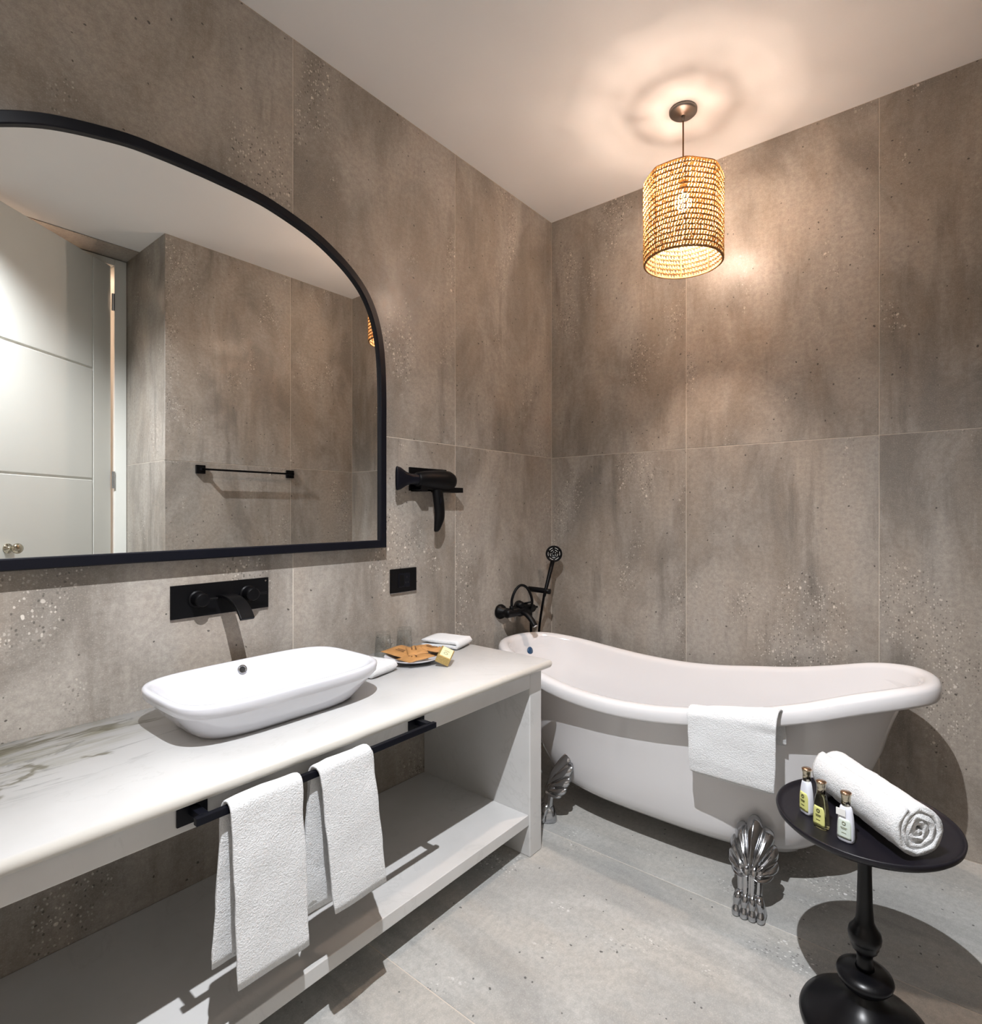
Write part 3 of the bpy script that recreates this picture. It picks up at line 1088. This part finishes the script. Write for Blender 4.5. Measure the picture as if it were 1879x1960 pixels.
def ribbon(bm, path, w, t, nseg=36, n_exp=4.0, wob=0.0, seed=0.0, shift=None, side=(0, 1, 0), dens=1.0):
    """thick folded cloth following path (x,z plane or any), width along side"""
    P = [Vector(p) for p in path]
    S0 = Vector(side).normalized()
    rings = []
    for i, p in enumerate(P):
        tt = (P[min(i + 1, len(P) - 1)] - P[max(i - 1, 0)]).normalized()
        S = (S0 - tt * S0.dot(tt)).normalized()
        N = tt.cross(S).normalized()
        u = i / (len(P) - 1)
        endk = min(1.0, min(u, 1 - u) * len(P) / 2.0 * 0.5 + 0.55)
        ww = w(u) if callable(w) else w
        sh = shift(u) if shift else 0.0
        ring = []
        for k in range(nseg):
            a = 2 * pi * k / nseg
            x, y = sup(a, ww / 2, t / 2 * endk, n_exp)
            q = p + S * (x + sh) + N * y
            nz = noise.noise(q * 14 + Vector((seed, 0, 0))) * wob + noise.noise(q * 45 + Vector((seed, 3, 0))) * wob * 0.25
            ring.append(q + N * nz + S * (noise.noise(q * 22 + Vector((0, seed, 5))) * wob * 0.5 if abs(x) > ww * 0.4 else 0))
        rings.append(ring)
    loft(bm, rings)


def hang_path(xb, zb, r, zfront, zback, spread_f=0.006, spread_b=0.0, n=18):
    """over a bar at (xb,zb): from the back bottom up, over and down the front"""
    pts = []
    for k in range(n):
        s = k / n
        pts.append((xb - r - spread_b * (1 - s), 0, zback + (zb - zback) * s))
    for k in range(9):
        a = pi - pi * k / 8
        pts.append((xb + r * cos(a), 0, zb + r * sin(a)))
    for k in range(1, n + 1):
        s = k / n
        pts.append((xb + r + spread_f * s, 0, zb + (zfront - zb) * s))
    return pts


# ------------------------------------------------------------------ towel rail on the apron and its two towels
tr = thing('towel_rail', 'square black towel rail mounted on the vanity apron', 'towel rail', (FX, 0, 0.676))
for ya in (-2.1415, -1.533):
    mp = box('mount_plate', (0.0, 0.006, ya - 0.0295, ya + 0.0295, -0.028, 0.020), 'navy_black', tr, bevel=0.001)
    box('bracket', (0.006, 0.060, ya - 0.009, ya + 0.009, -0.007, 0.009), 'navy_black', mp, bevel=0.001)
box('bar', (0.056, 0.070, -2.160, -1.515, -0.008, 0.008), 'navy_black', tr, bevel=0.0012)
BXX, BZZ = FX + 0.063, 0.676


def rail_towel(name, yc, w, zf, zb, seed, lab, skew_f, skew_b):
    bm = bmesh.new()
    path = [(x, yc, z) for x, _, z in hang_path(BXX, BZZ, 0.0165, zf, zb, 0.022, 0.006)]
    ribbon(bm, path, w, 0.010, 40, 5.0, 0.0045, seed, side=(0, 1, 0),
           shift=lambda u: (skew_f * (u - 0.5) * 2 if u > 0.5 else skew_b * (0.5 - u) * 2))
    # inner fold, a little longer than the outer one
    path = [(x, yc, z) for x, _, z in hang_path(BXX, BZZ, 0.0115, zf - 0.004, zb + 0.02, 0.006, 0.012)]
    ribbon(bm, path, w * 0.97, 0.007, 40, 5.0, 0.003, seed + 4, side=(0, 1, 0),
           shift=lambda u: (skew_f * 1.25 * (u - 0.5) * 2 + 0.004 if u > 0.5 else skew_b * 1.2 * (0.5 - u) * 2))
    o = obj(name, bm, 'terry', None, smooth=True)
    tag(o, lab, 'towel', 'hand towels on the vanity rail')
    return o


t1 = rail_towel('hand_towel', -2.021, 0.158, 0.315, 0.345, 1.0, 'white hand towel on the rail, the longer one nearer the camera', 0.006, -0.018)
t2 = rail_towel('hand_towel', -1.826, 0.150, 0.345, 0.335, 7.3, 'white hand towel on the rail, the shorter one nearer the tub', 0.030, -0.020)

# ------------------------------------------------------------------ towel over the tub rim
bm = bmesh.new()
yo = TCY - TBH            # outer face of the rim at mid length


def tub_towel(bm, x0, w, dz, off, t, zbot, inn, seed, sk):
    pts = []
    zc = lambda x: zrim(x)
    xm = x0
    z = zc(xm)
    P2 = [(yo + 0.085, z - inn), (yo + 0.068 , z - 0.035), (yo + 0.052, z - 0.004), (yo + 0.03, z + 0.001 + off), (yo + 0.008, z - 0.003 + off), (yo - off - 0.001, z - 0.016),
          (yo - off - 0.003, z - 0.045), (yo - off - 0.004, z - 0.10), (yo - off - 0.004, z - 0.16), (yo - off - 0.003, zbot + 0.03), (yo - off - 0.002, zbot)]
    path = smooth_path([(xm, a, b) for a, b in P2], 5)
    # lengthwise slope follows the rim
    S = Vector((1, 0, (zc(xm + 0.1) - zc(xm - 0.1)) / 0.2)).normalized()
    before = len(bm.verts)
    ribbon(bm, path, lambda u: w * (1 - 0.14 * max(0, u - 0.25)), t, 44, 5.0, 0.005, seed, side=S, shift=lambda u: sk * max(0, u - 0.3))


tub_towel(bm, 1.262, 0.298, 0, 0.008, 0.011, 0.418, 0.10, 2.0, 0.004)
tub_towel(bm, 1.262, 0.276, 0, 0.001, 0.006, 0.410, 0.09, 9.0, 0.006)
tag(obj('bath_towel', bm, 'terry', None, smooth=True), 'white towel folded over the front rim of the bathtub', 'towel')

# ------------------------------------------------------------------ folded towels on the counter


def folded(name, cx, cy, w, d, h, rz, lab, seed):
    bm = bmesh.new()
    nl = 2
    # serpentine fold: an S shaped strip seen from the side
    lh = h / nl
    pts = []
    for L in range(nl):
        z = lh * (L + 0.5)
        xs_ = [-d / 2 + lh * 0.5 + (d - lh) * q / 7 for q in range(8)]
        if L % 2:
            xs_.reverse()
        for x in xs_:
            pts.append((x, 0, z + 0.0035 * noise.noise(Vector((x * 12, seed, L)))))
        if L < nl - 1:
            xe = xs_[-1]
            s = 1 if xe > 0 else -1
            pts.append((xe + s * lh * 0.45, 0, z + lh * 0.5))
    ribbon(bm, pts, w, lh * 0.99, 32, 5.5, 0.002, seed, side=(0, 1, 0))
    zmin = min(v.co.z for v in bm.verts)
    for v in bm.verts:
        v.co.z -= zmin
    o = obj(name, bm, 'terry', None, smooth=True)
    o.location = (cx, cy, CT + 0.0005)
    o.rotation_euler = (0, 0, rz)
    return tag(o, lab, 'towel', 'folded face towels on the countertop')


folded('face_towel', 0.178, -1.422, 0.13, 0.20, 0.038, radians(12), 'small folded white face towel tucked beside the basin', 3.0)
folded('face_towel', 0.135, -0.972, 0.125, 0.18, 0.036, radians(16), 'small folded white face towel at the counter end near the tub', 5.0)

# ------------------------------------------------------------------ tumblers
for i, (x, y, lab) in enumerate(((0.050, -1.232, 'upturned clear glass tumbler standing nearer the basin'), (0.050, -1.125, 'upturned clear glass tumbler standing farther from the basin'))):
    bm = bmesh.new()
    lathe(bm, [(0.031, 0.0), (0.0345, 0.0), (0.0345, 0.002), (0.0285, 0.088), (0.027, 0.090), (0.0, 0.090)][::1] + [(0.0, 0.0895)], 40)
    # inner wall
    bm.free()
    bm = bmesh.new()
    outer = [(0.0335, 0.0), (0.0345, 0.0015), (0.0285, 0.086), (0.0265, 0.090), (0.0001, 0.090)]
    inner = [(0.0001, 0.078), (0.024, 0.077), (0.0265, 0.074), (0.0325, 0.0015)]
    lathe(bm, [(r, z) for r, z in ([outer[0]] + outer[1:] + inner + [outer[0]])], 40)
    bmesh.ops.remove_doubles(bm, verts=bm.verts, dist=1e-6)
    g = obj('glass_tumbler', bm, 'glass', None, smooth=True)
    g.location = (x, y, CT + 0.0005)
    tag(g, lab, 'glass', 'upturned tumblers on the countertop')

# ------------------------------------------------------------------ plate with kraft paper sachets
PX, PY = 0.215, -1.215
bm = bmesh.new()
lathe(bm, [(0.0, 0.0), (0.055, 0.0), (0.060, 0.002), (0.085, 0.010), (0.110, 0.020), (0.112, 0.0225), (0.110, 0.023), (0.084, 0.014), (0.058, 0.006), (0.0, 0.005)], 56)
pl = obj('plate', bm, 'ceramic', None, smooth=True)
pl.location = (PX, PY, CT + 0.0005)
tag(pl, 'small white plate holding the brown paper sachets', 'plate')


def sachet(w, h, bulge, seed):
    bm = bmesh.new()
    nx, ny = 12, 12
    top, bot = [], []
    for j in range(ny + 1):
        for i in range(nx + 1):
            u, v = i / nx * 2 - 1, j / ny * 2 - 1
            e = (1 - abs(u) ** 4) * (1 - abs(v) ** 4)
            cr = 0.0075 * noise.noise(Vector((u * 2.2 + seed, v * 2.2, 0))) + 0.0035 * noise.noise(Vector((u * 6 + seed, v * 6, 4)))
            wave = 0.004 * noise.noise(Vector((u * 1.1, v * 1.1, seed)))
            top.append(bm.verts.new((u * w / 2, v * h / 2, bulge * e + cr * e + wave + 0.0006)))
            bot.append(bm.verts.new((u * w / 2, v * h / 2, -bulge * 0.35 * e + wave - 0.0006)))
    R = nx + 1
    for j in range(ny):
        for i in range(nx):
            a = j * R + i
            bm.faces.new((top[a], top[a + 1], top[a + R + 1], top[a + R]))
            bm.faces.new((bot[a], bot[a + R], bot[a + R + 1], bot[a + 1]))
    for i in range(nx):
        bm.faces.new((top[i + 1], top[i], bot[i], bot[i + 1]))
        a = ny * R + i
        bm.faces.new((top[a], top[a + 1], bot[a + 1], bot[a]))
    for j in range(ny):
        a = j * R
        bm.faces.new((top[a], top[a + R], bot[a + R], bot[a]))
        a = j * R + nx
        bm.faces.new((top[a + R], top[a], bot[a], bot[a + R]))
    return bm


SA = [(-0.050, -0.006, 0.033, 0.135, 0.120, 0.006, 10, 0, 6, 'brown paper sachet lying flat at the back of the plate'),
      (0.040, -0.030, 0.030, 0.110, 0.105, 0.008, -12, 3, -6, 'brown paper sachet at the front of the plate, nearest the basin'),
      (0.022, 0.070, 0.038, 0.105, 0.080, 0.012, 40, -8, 8, 'puffed brown paper sachet on the plate beside the soap box'),
      (0.000, 0.012, 0.044, 0.100, 0.075, 0.008, -35, 4, 5, 'crumpled brown paper sachet lying on top of the others')]
for i, (dx, dy, dz, w, h, bl, rz, rx, ry, lab) in enumerate(SA):
    o = obj('paper_sachet', sachet(w, h, bl, i * 3.7), 'kraft', None, smooth=True)
    o.location = (PX + dx, PY + dy, CT + dz - 0.006)
    o.rotation_euler = (radians(rx), radians(ry), radians(rz))
    tag(o, lab, 'sachet', 'brown paper sachets on the plate')
    bm = bmesh.new()
    for q in range(2):
        add_box(bm, -w * 0.22, w * (0.18 - 0.1 * q), -0.006 - q * 0.014, -0.002 - q * 0.014, bl + 0.0015, bl + 0.0028)
    obj('print_mark', bm, 'kraft_dark', o)

# ------------------------------------------------------------------ soap box
sb = thing('soap_box', 'cream and gold soap box leaning against the plate', 'soap', (0.340, -1.185, CT + 0.0195))
sb.rotation_euler = (radians(12), radians(24), radians(38))
box('carton', (-0.026, 0.026, -0.038, 0.038, 0.0, 0.030), 'gold_card', sb, bevel=0.002)
box('front_label', (-0.019, 0.022, -0.034, 0.034, 0.030, 0.0312), 'cream', sb)
bm = bmesh.new()
tube(bm, [(0.0 + 0.007 * cos(a), -0.012 + 0.007 * sin(a), 0.0316) for a in [2 * pi * k / 16 for k in range(16)]], 0.0013, 6, closed=True)
add_box(bm, -0.010, 0.012, 0.004, 0.006, 0.031, 0.0318)
add_box(bm, -0.008, 0.010, 0.010, 0.0115, 0.031, 0.0318)
obj('emblem', bm, 'ink_grey', sb)

# ------------------------------------------------------------------ round pedestal table
TX, TY, TZ, TR = 1.664, -1.02, 0.535, 0.2025
pt = thing('pedestal_table', 'round black pedestal side table in front of the bathtub', 'side table', (TX, TY, 0))
bm = bmesh.new()
lathe(bm, [(0.0, TZ - 0.022), (0.17, TZ - 0.022), (0.192, TZ - 0.020), (0.2005, TZ - 0.012), (TR, TZ - 0.003), (TR - 0.001, TZ), (TR - 0.0045, TZ),
           (TR - 0.008, TZ - 0.005), (0.185, TZ - 0.009), (0.0, TZ - 0.009)], 96)
obj('tray_top', bm, 'tray_black', pt, smooth=True)
bm = bmesh.new()
lathe(bm, [(0.0, 0.512), (0.050, 0.512), (0.045, 0.500), (0.024, 0.490), (0.0165, 0.470), (0.0155, 0.40), (0.0175, 0.32), (0.0205, 0.275), (0.026, 0.262),
           (0.035, 0.250), (0.0375, 0.238), (0.036, 0.226), (0.0305, 0.217), (0.0315, 0.212), (0.0275, 0.207), (0.028, 0.203), (0.020, 0.198), (0.0175, 0.185), (0.0185, 0.165),
           (0.022, 0.155), (0.0, 0.155)][::-1], 48)
obj('column', bm, 'wood_black', pt, smooth=True)
bm = bmesh.new()
lathe(bm, [(0.0, 0.098), (0.030, 0.100), (0.050, 0.114), (0.061, 0.128), (0.0635, 0.136), (0.061, 0.143), (0.045, 0.151), (0.020, 0.157), (0.0, 0.158)], 56)
obj('saucer_collar', bm, 'wood_black', pt, smooth=True)
bm = bmesh.new()
lathe(bm, [(0.0, 0.0), (0.138, 0.0), (0.146, 0.006), (0.148, 0.015), (0.144, 0.024), (0.125, 0.036), (0.095, 0.050), (0.065, 0.066), (0.043, 0.082), (0.034, 0.096), (0.030, 0.104), (0.0, 0.104)], 80)
obj('base', bm, 'wood_black', pt, smooth=True)
TTOP = TZ - 0.009

# rolled towel : an Archimedes spiral extruded along its axis
A0, A1 = Vector((1.578, -0.925, 0)), Vector((1.785, -1.140, 0))
ax = (A1 - A0)
RL = ax.length
RR = 0.064
bm = bmesh.new()
turns, npt = 3.6, 110
thk = RR / (turns + 0.55)
line = []
for k in range(npt + 1):
    s = k / npt
    a = 2 * pi * turns * s
    rad = 0.006 + (RR - thk * 0.5 - 0.006) * s
    line.append((rad * cos(-a - 0.4), rad * sin(-a - 0.4), a))
# tail lies on the table
end = line[-1]
NL = 26
cols = []
for j in range(NL + 1):
    s = j / NL
    col_o, col_i = [], []
    for k, (x, y, a) in enumerate(line):
        rad = math.hypot(x, y)
        nx_, ny_ = x / rad, y / rad
        t = thk * (0.50 if 0 < k < npt else 0.30)
        e = min(s, 1 - s) * NL
        tt = t * (0.80 if e < 0.5 else 1.0)
        tele = 0.010 * (1 - rad / RR) * (-1 if j == NL else (1 if j == 0 else 0)) + (0.004 * noise.noise(Vector((a * 1.3, j * 0.1, 2))) if j in (0, NL) else 0)
        wv = 0.0022 * noise.noise(Vector((x * 30, y * 30, s * 9))) + 0.001 * noise.noise(Vector((x * 90, y * 90, s * 40)))
        L = s * RL + tele
        col_o.append((x + nx_ * (tt + wv), y + ny_ * (tt + wv), L))
        col_i.append((x - nx_ * (tt * 0.98 - wv), y - ny_ * (tt * 0.98 - wv), L))
    cols.append(col_o + col_i[::-1])
loft(bm, cols)
# frayed tail of the outer layer under the roll
o = obj('rolled_towel', bm, 'terry', None, smooth=True)
d = ax.normalized()
sx_ = Vector((-d.y, d.x, 0))
o.matrix_world = Matrix.Translation((A0.x, A0.y, TTOP + RR + 0.0015)) @ Matrix(((sx_.x, 0, d.x, 0), (sx_.y, 0, d.y, 0), (0, 1, 0, 0), (0, 0, 0, 1)))
tag(o, 'thick white rolled towel lying on the black side table', 'towel')

# ------------------------------------------------------------------ bottles


def bottle(loc, rz, body_mat, label_mat, lab, collar=False, H=1.0):
    b = thing('toiletry_bottle', lab, 'bottle', loc, (0, 0, rz), 'toiletry bottles on the side table')
    bm = bmesh.new()
    rings = []
    for z, wx, wy, n in ((0.0, 0.0155, 0.0095, 3), (0.002, 0.0175, 0.011, 3), (0.010, 0.0185, 0.0115, 3), (0.035, 0.0178, 0.0112, 3), (0.055, 0.0163, 0.0106, 2.8),
                         (0.070, 0.0142, 0.0098, 2.5), (0.078, 0.0125, 0.0092, 2.2), (0.082, 0.0095, 0.0085, 2), (0.083, 0.0070, 0.0070, 2), (0.088, 0.0070, 0.0070, 2)):
        rings.append([(*sup(2 * pi * k / 32, wx, wy, n), z * H) for k in range(32)])
    loft(bm, rings)
    obj('bottle_body', bm, body_mat, b, smooth=True)
    bm = bmesh.new()
    lathe(bm, [(0.0, 0.0835), (0.0098, 0.0835), (0.0098, 0.097), (0.0100, 0.102), (0.0118, 0.108), (0.0118, 0.111)], 28)
    for v in bm.verts:
        v.co.z *= H
    c = obj('cap', bm, 'brass', b, smooth=True)
    bm = bmesh.new()
    lathe(bm, [(0.0118, 0.1105), (0.0124, 0.1115), (0.0100, 0.1135), (0.0, 0.1145)], 28)
    for v in bm.verts:
        v.co.z *= H
    obj('cap_top', bm, 'copper', c, smooth=True)
    # label hugging the front (-y side)
    bm = bmesh.new()
    nx, nz = 10, 8
    g = []
    for j in range(nz + 1):
        z = 0.008 + 0.046 * j / nz
        row = []
        wz = interp([(0.0, 0.0185), (0.035, 0.0178), (0.055, 0.0163)], z)
        dz = interp([(0.0, 0.0115), (0.035, 0.0112), (0.055, 0.0106)], z)
        ww = 0.84 * (0.75 if j == nz else (0.94 if j == nz - 1 else 1))
        for i in range(nx + 1):
            u = (i / nx * 2 - 1) * ww
            row.append(bm.verts.new((u * wz, -dz * (1 - abs(u) ** 3) ** (1 / 3) - 0.0005, z * H)))
        g.append(row)
    for j in range(nz):
        for i in range(nx):
            bm.faces.new((g[j][i], g[j][i + 1], g[j + 1][i + 1], g[j + 1][i]))
    lb = obj('label', bm, label_mat, b, smooth=True)
    sd = lb.modifiers.new('thick', 'SOLIDIFY')
    sd.thickness = 0.0003
    bm = bmesh.new()
    tube(bm, [(0.0036 * cos(a), -0.0123, 0.044 * H + 0.0036 * sin(a)) for a in [2 * pi * k / 16 for k in range(16)]], 0.0009, 6, closed=True)
    for q, (ww, zz) in enumerate(((0.007, 0.034), (0.0055, 0.031), (0.005, 0.022), (0.007, 0.0125))):
        add_box(bm, -ww, ww, -0.0127, -0.0118, zz * H - 0.0004, zz * H + 0.0004)
    obj('label_print', bm, 'ink' if label_mat == 'label_yellow' else 'ink_grey', b)
    if collar:
        box('paper_collar', (-0.0165, 0.004, -0.0135, -0.0125, 0.060 * H, 0.076 * H), 'white_plastic', b)
    return b


bottle((1.543, -1.076, TTOP + 0.0003), radians(-38), 'lotion', 'label_yellow', 'small white bottle with a yellow label, farthest left on the side table')
bottle((1.585, -1.128, TTOP + 0.0003), radians(-24), 'shampoo', 'label_yellow', 'small clear bottle of golden liquid between the two white ones', H=1.0)
bottle((1.641, -1.152, TTOP + 0.0003), radians(-14), 'lotion', 'label_green', 'small white bottle with a pale green label, nearest the rolled towel', collar=True)

# ------------------------------------------------------------------ towel bar on the right hand wall (seen in the mirror)
rb = thing('towel_bar', 'thin black towel bar on the tiled wall seen in the mirror', 'towel rail', (W, -0.815, 1.556))
for y in (-0.295, 0.295):
    box('mount_block', (-0.018, -0.001, y - 0.027, y + 0.027, -0.027, 0.027), 'black', rb, bevel=0.002)
box('bar', (-0.050, -0.040, -0.30, 0.305, -0.006, 0.006), 'black', rb, bevel=0.001)
for y in (-0.295, 0.295):
    box('post', (-0.050, -0.018, y - 0.008, y + 0.008, -0.007, 0.007), 'black', rb, bevel=0.001)

# ------------------------------------------------------------------ pendant lamp
PXX, PYY = 0.949, -0.409
pe = thing('pendant_lamp', 'woven straw pendant lamp hanging above the bathtub', 'lamp', (PXX, PYY, CEIL))
bm = bmesh.new()
lathe(bm, [(0, -0.024), (0.010, -0.024), (0.014, -0.020), (0.050, -0.016), (0.056, -0.010), (0.056, -0.0005), (0, -0.0005)], 48)
lathe(bm, [(0.0, -0.045), (0.006, -0.045), (0.008, -0.024), (0, -0.022)], 20)
obj('canopy', bm, 'steel', pe, smooth=True)
bm = bmesh.new()
tube(bm, [(0, 0, -0.04), (0, 0, -0.18), (0, 0, -0.318)], 0.0032, 10)
obj('cord', bm, 'kraft_dark', pe)
bm = bmesh.new()
lathe(bm, [(0, -0.345), (0.016, -0.345), (0.019, -0.335), (0.019, -0.318), (0.006, -0.308), (0, -0.308)], 24)
obj('socket', bm, 'dark_gap', pe, smooth=True)
bm = bmesh.new()
lathe(bm, [(0, -0.417)] + [(0.034 * sin(pi * k / 14), -0.383 - 0.034 * cos(pi * k / 14)) for k in range(1, 12)] + [(0.013, -0.345), (0, -0.344)], 32)
obj('bulb', bm, 'bulb', pe, smooth=True)
# shade
SB, ST, SR = 2.322 - CEIL, 2.665 - CEIL, 0.158
OCT = 8


def shade_r(th, z):
    # soft octagon
    seg = 2 * pi / OCT
    a = (th + 0.35) % seg - seg / 2
    k = cos(seg / 2) / cos(a)
    f = 0.08 + 0.62 * max(0.0, min(1.0, (z - SB) / (ST - SB)))
    soft = f * k + (1 - f) + 0.02 * f
    return SR * soft * (1 + 0.012 * noise.noise(Vector((cos(th) * 2, sin(th) * 2, z * 9))))


ROWS = 17
PH = (ST - SB) / ROWS
bm = bmesh.new()
for z in (SB, ST):
    tube(bm, [((shade_r(2 * pi * k / 96, z) - 0.003) * cos(2 * pi * k / 96), (shade_r(2 * pi * k / 96, z) - 0.003) * sin(2 * pi * k / 96), z) for k in range(96)], 0.0032, 8, closed=True)
for q in range(OCT):
    th = q * 2 * pi / OCT - 0.35
    tube(bm, [((shade_r(th, z) - 0.004) * cos(th), (shade_r(th, z) - 0.004) * sin(th), z) for z in (SB, (SB + ST) / 2, ST)], 0.0022, 6)
for q in range(3):   # spider holding the socket
    th = q * 2 * pi / 3
    rr0 = shade_r(th, ST) - 0.003
    tube(bm, [(rr0 * cos(th), rr0 * sin(th), ST), (0.012 * cos(th), 0.012 * sin(th), ST - 0.034)], 0.0017, 6)
obj('wire_frame', bm, 'straw_dark', pe)
rnd = random.Random(5)
NST = 84
for rr_ in range(ROWS):
    z0 = SB + PH * rr_
    ph = rnd.random()
    bm = bmesh.new()
    # two twisted cords along the row
    for dz, tw in ((0.0, 0.0), (0.0035, pi)):
        pts = []
        for k in range(184):
            th = 2 * pi * k / 184
            r0 = shade_r(th, z0) + 0.0016 * sin(th * 60 + tw)
            pts.append((r0 * cos(th), r0 * sin(th), z0 + dz + 0.0016 * noise.noise(Vector((th * 4, rr_, 0))) + 0.001 * cos(th * 60 + tw)))
        tube(bm, pts, 0.0022, 5, closed=True)
    cord = obj('row_cord', bm, 'straw_dark', pe)
    bm = bmesh.new()
    for k in range(NST):
        th = 2 * pi * (k + ph + rnd.uniform(-0.12, 0.12)) / NST
        lean = 0.045 + rnd.uniform(-0.012, 0.012)
        z1 = z0 + PH * rnd.uniform(0.98, 1.12)
        r0 = shade_r(th, z0)
        wmax = rnd.uniform(0.0034, 0.0047)
        rings = []
        for s, wf in ((0.0, 0.3), (0.25, 0.9), (0.6, 1.0), (1.0, 0.3)):
            t2 = th + lean * s
            z = z0 + (z1 - z0) * s
            ro = r0 + 0.0025 * sin(pi * s)
            c_ = Vector((ro * cos(t2), ro * sin(t2), z))
            tg = Vector((-sin(t2), cos(t2), 0))
            rd = Vector((cos(t2), sin(t2), 0))
            w = wmax * wf
            rings.append([c_ + tg * w, c_ + rd * w * 0.5, c_ - tg * w, c_ - rd * w * 0.5])
        loft(bm, rings)
    st = obj('straw_row', bm, 'straw', cord)
    st['kind'] = 'stuff'

# woven top of the shade : rows of radial straws between ring cords
for (ra, rb_, cnt) in ((0.006, 0.014, 9), (0.017, 0.026, 14), (0.029, 0.050, 20), (0.053, 0.060, 30), (0.063, 0.074, 50), (0.078, 0.100, 48), (0.104, 0.126, 60), (0.130, 0.150, 72)):
    bm = bmesh.new()
    for q in range(2):
        pts = []
        for k in range(120):
            th = 2 * pi * k / 120
            ro = (rb_ + 0.0035 * q - 0.002) * (shade_r(th, ST) / SR) + 0.0012 * sin(th * 40 + q * pi)
            pts.append((ro * cos(th), ro * sin(th), ST - 0.002 + 0.001 * cos(th * 40 + q * pi)))
        tube(bm, pts, 0.0026, 6, closed=True)
    cord = obj('row_cord', bm, 'straw_dark', pe)
    if not cnt:
        continue
    bm = bmesh.new()
    for k in range(cnt):
        th = 2 * pi * (k + rnd.uniform(-0.15, 0.15)) / cnt
        lean = 0.05
        rings = []
        wmax = 2 * pi * (ra + rb_) / 2 / cnt * (rnd.uniform(0.27, 0.36) if ra > 0.07 or 0.027 < ra < 0.05 else 0.36)
        for s, wf in ((-0.1, 0.4), (0.3, 1.0), (0.7, 1.0), (1.1, 0.4)):
            t2 = th + lean * s
            ro = (ra + (rb_ - ra) * s) * (shade_r(th, ST) / SR)
            c_ = Vector((ro * cos(t2), ro * sin(t2), ST - 0.002))
            tg = Vector((-sin(t2), cos(t2), 0))
            w = wmax * wf
            rings.append([c_ + tg * w, c_ + Vector((0, 0, w * 0.5)), c_ - tg * w, c_ - Vector((0, 0, w * 0.5))])
        loft(bm, rings)
    st = obj('straw_row', bm, 'straw', cord)
    st['kind'] = 'stuff'

bpy.context.view_layer.update()
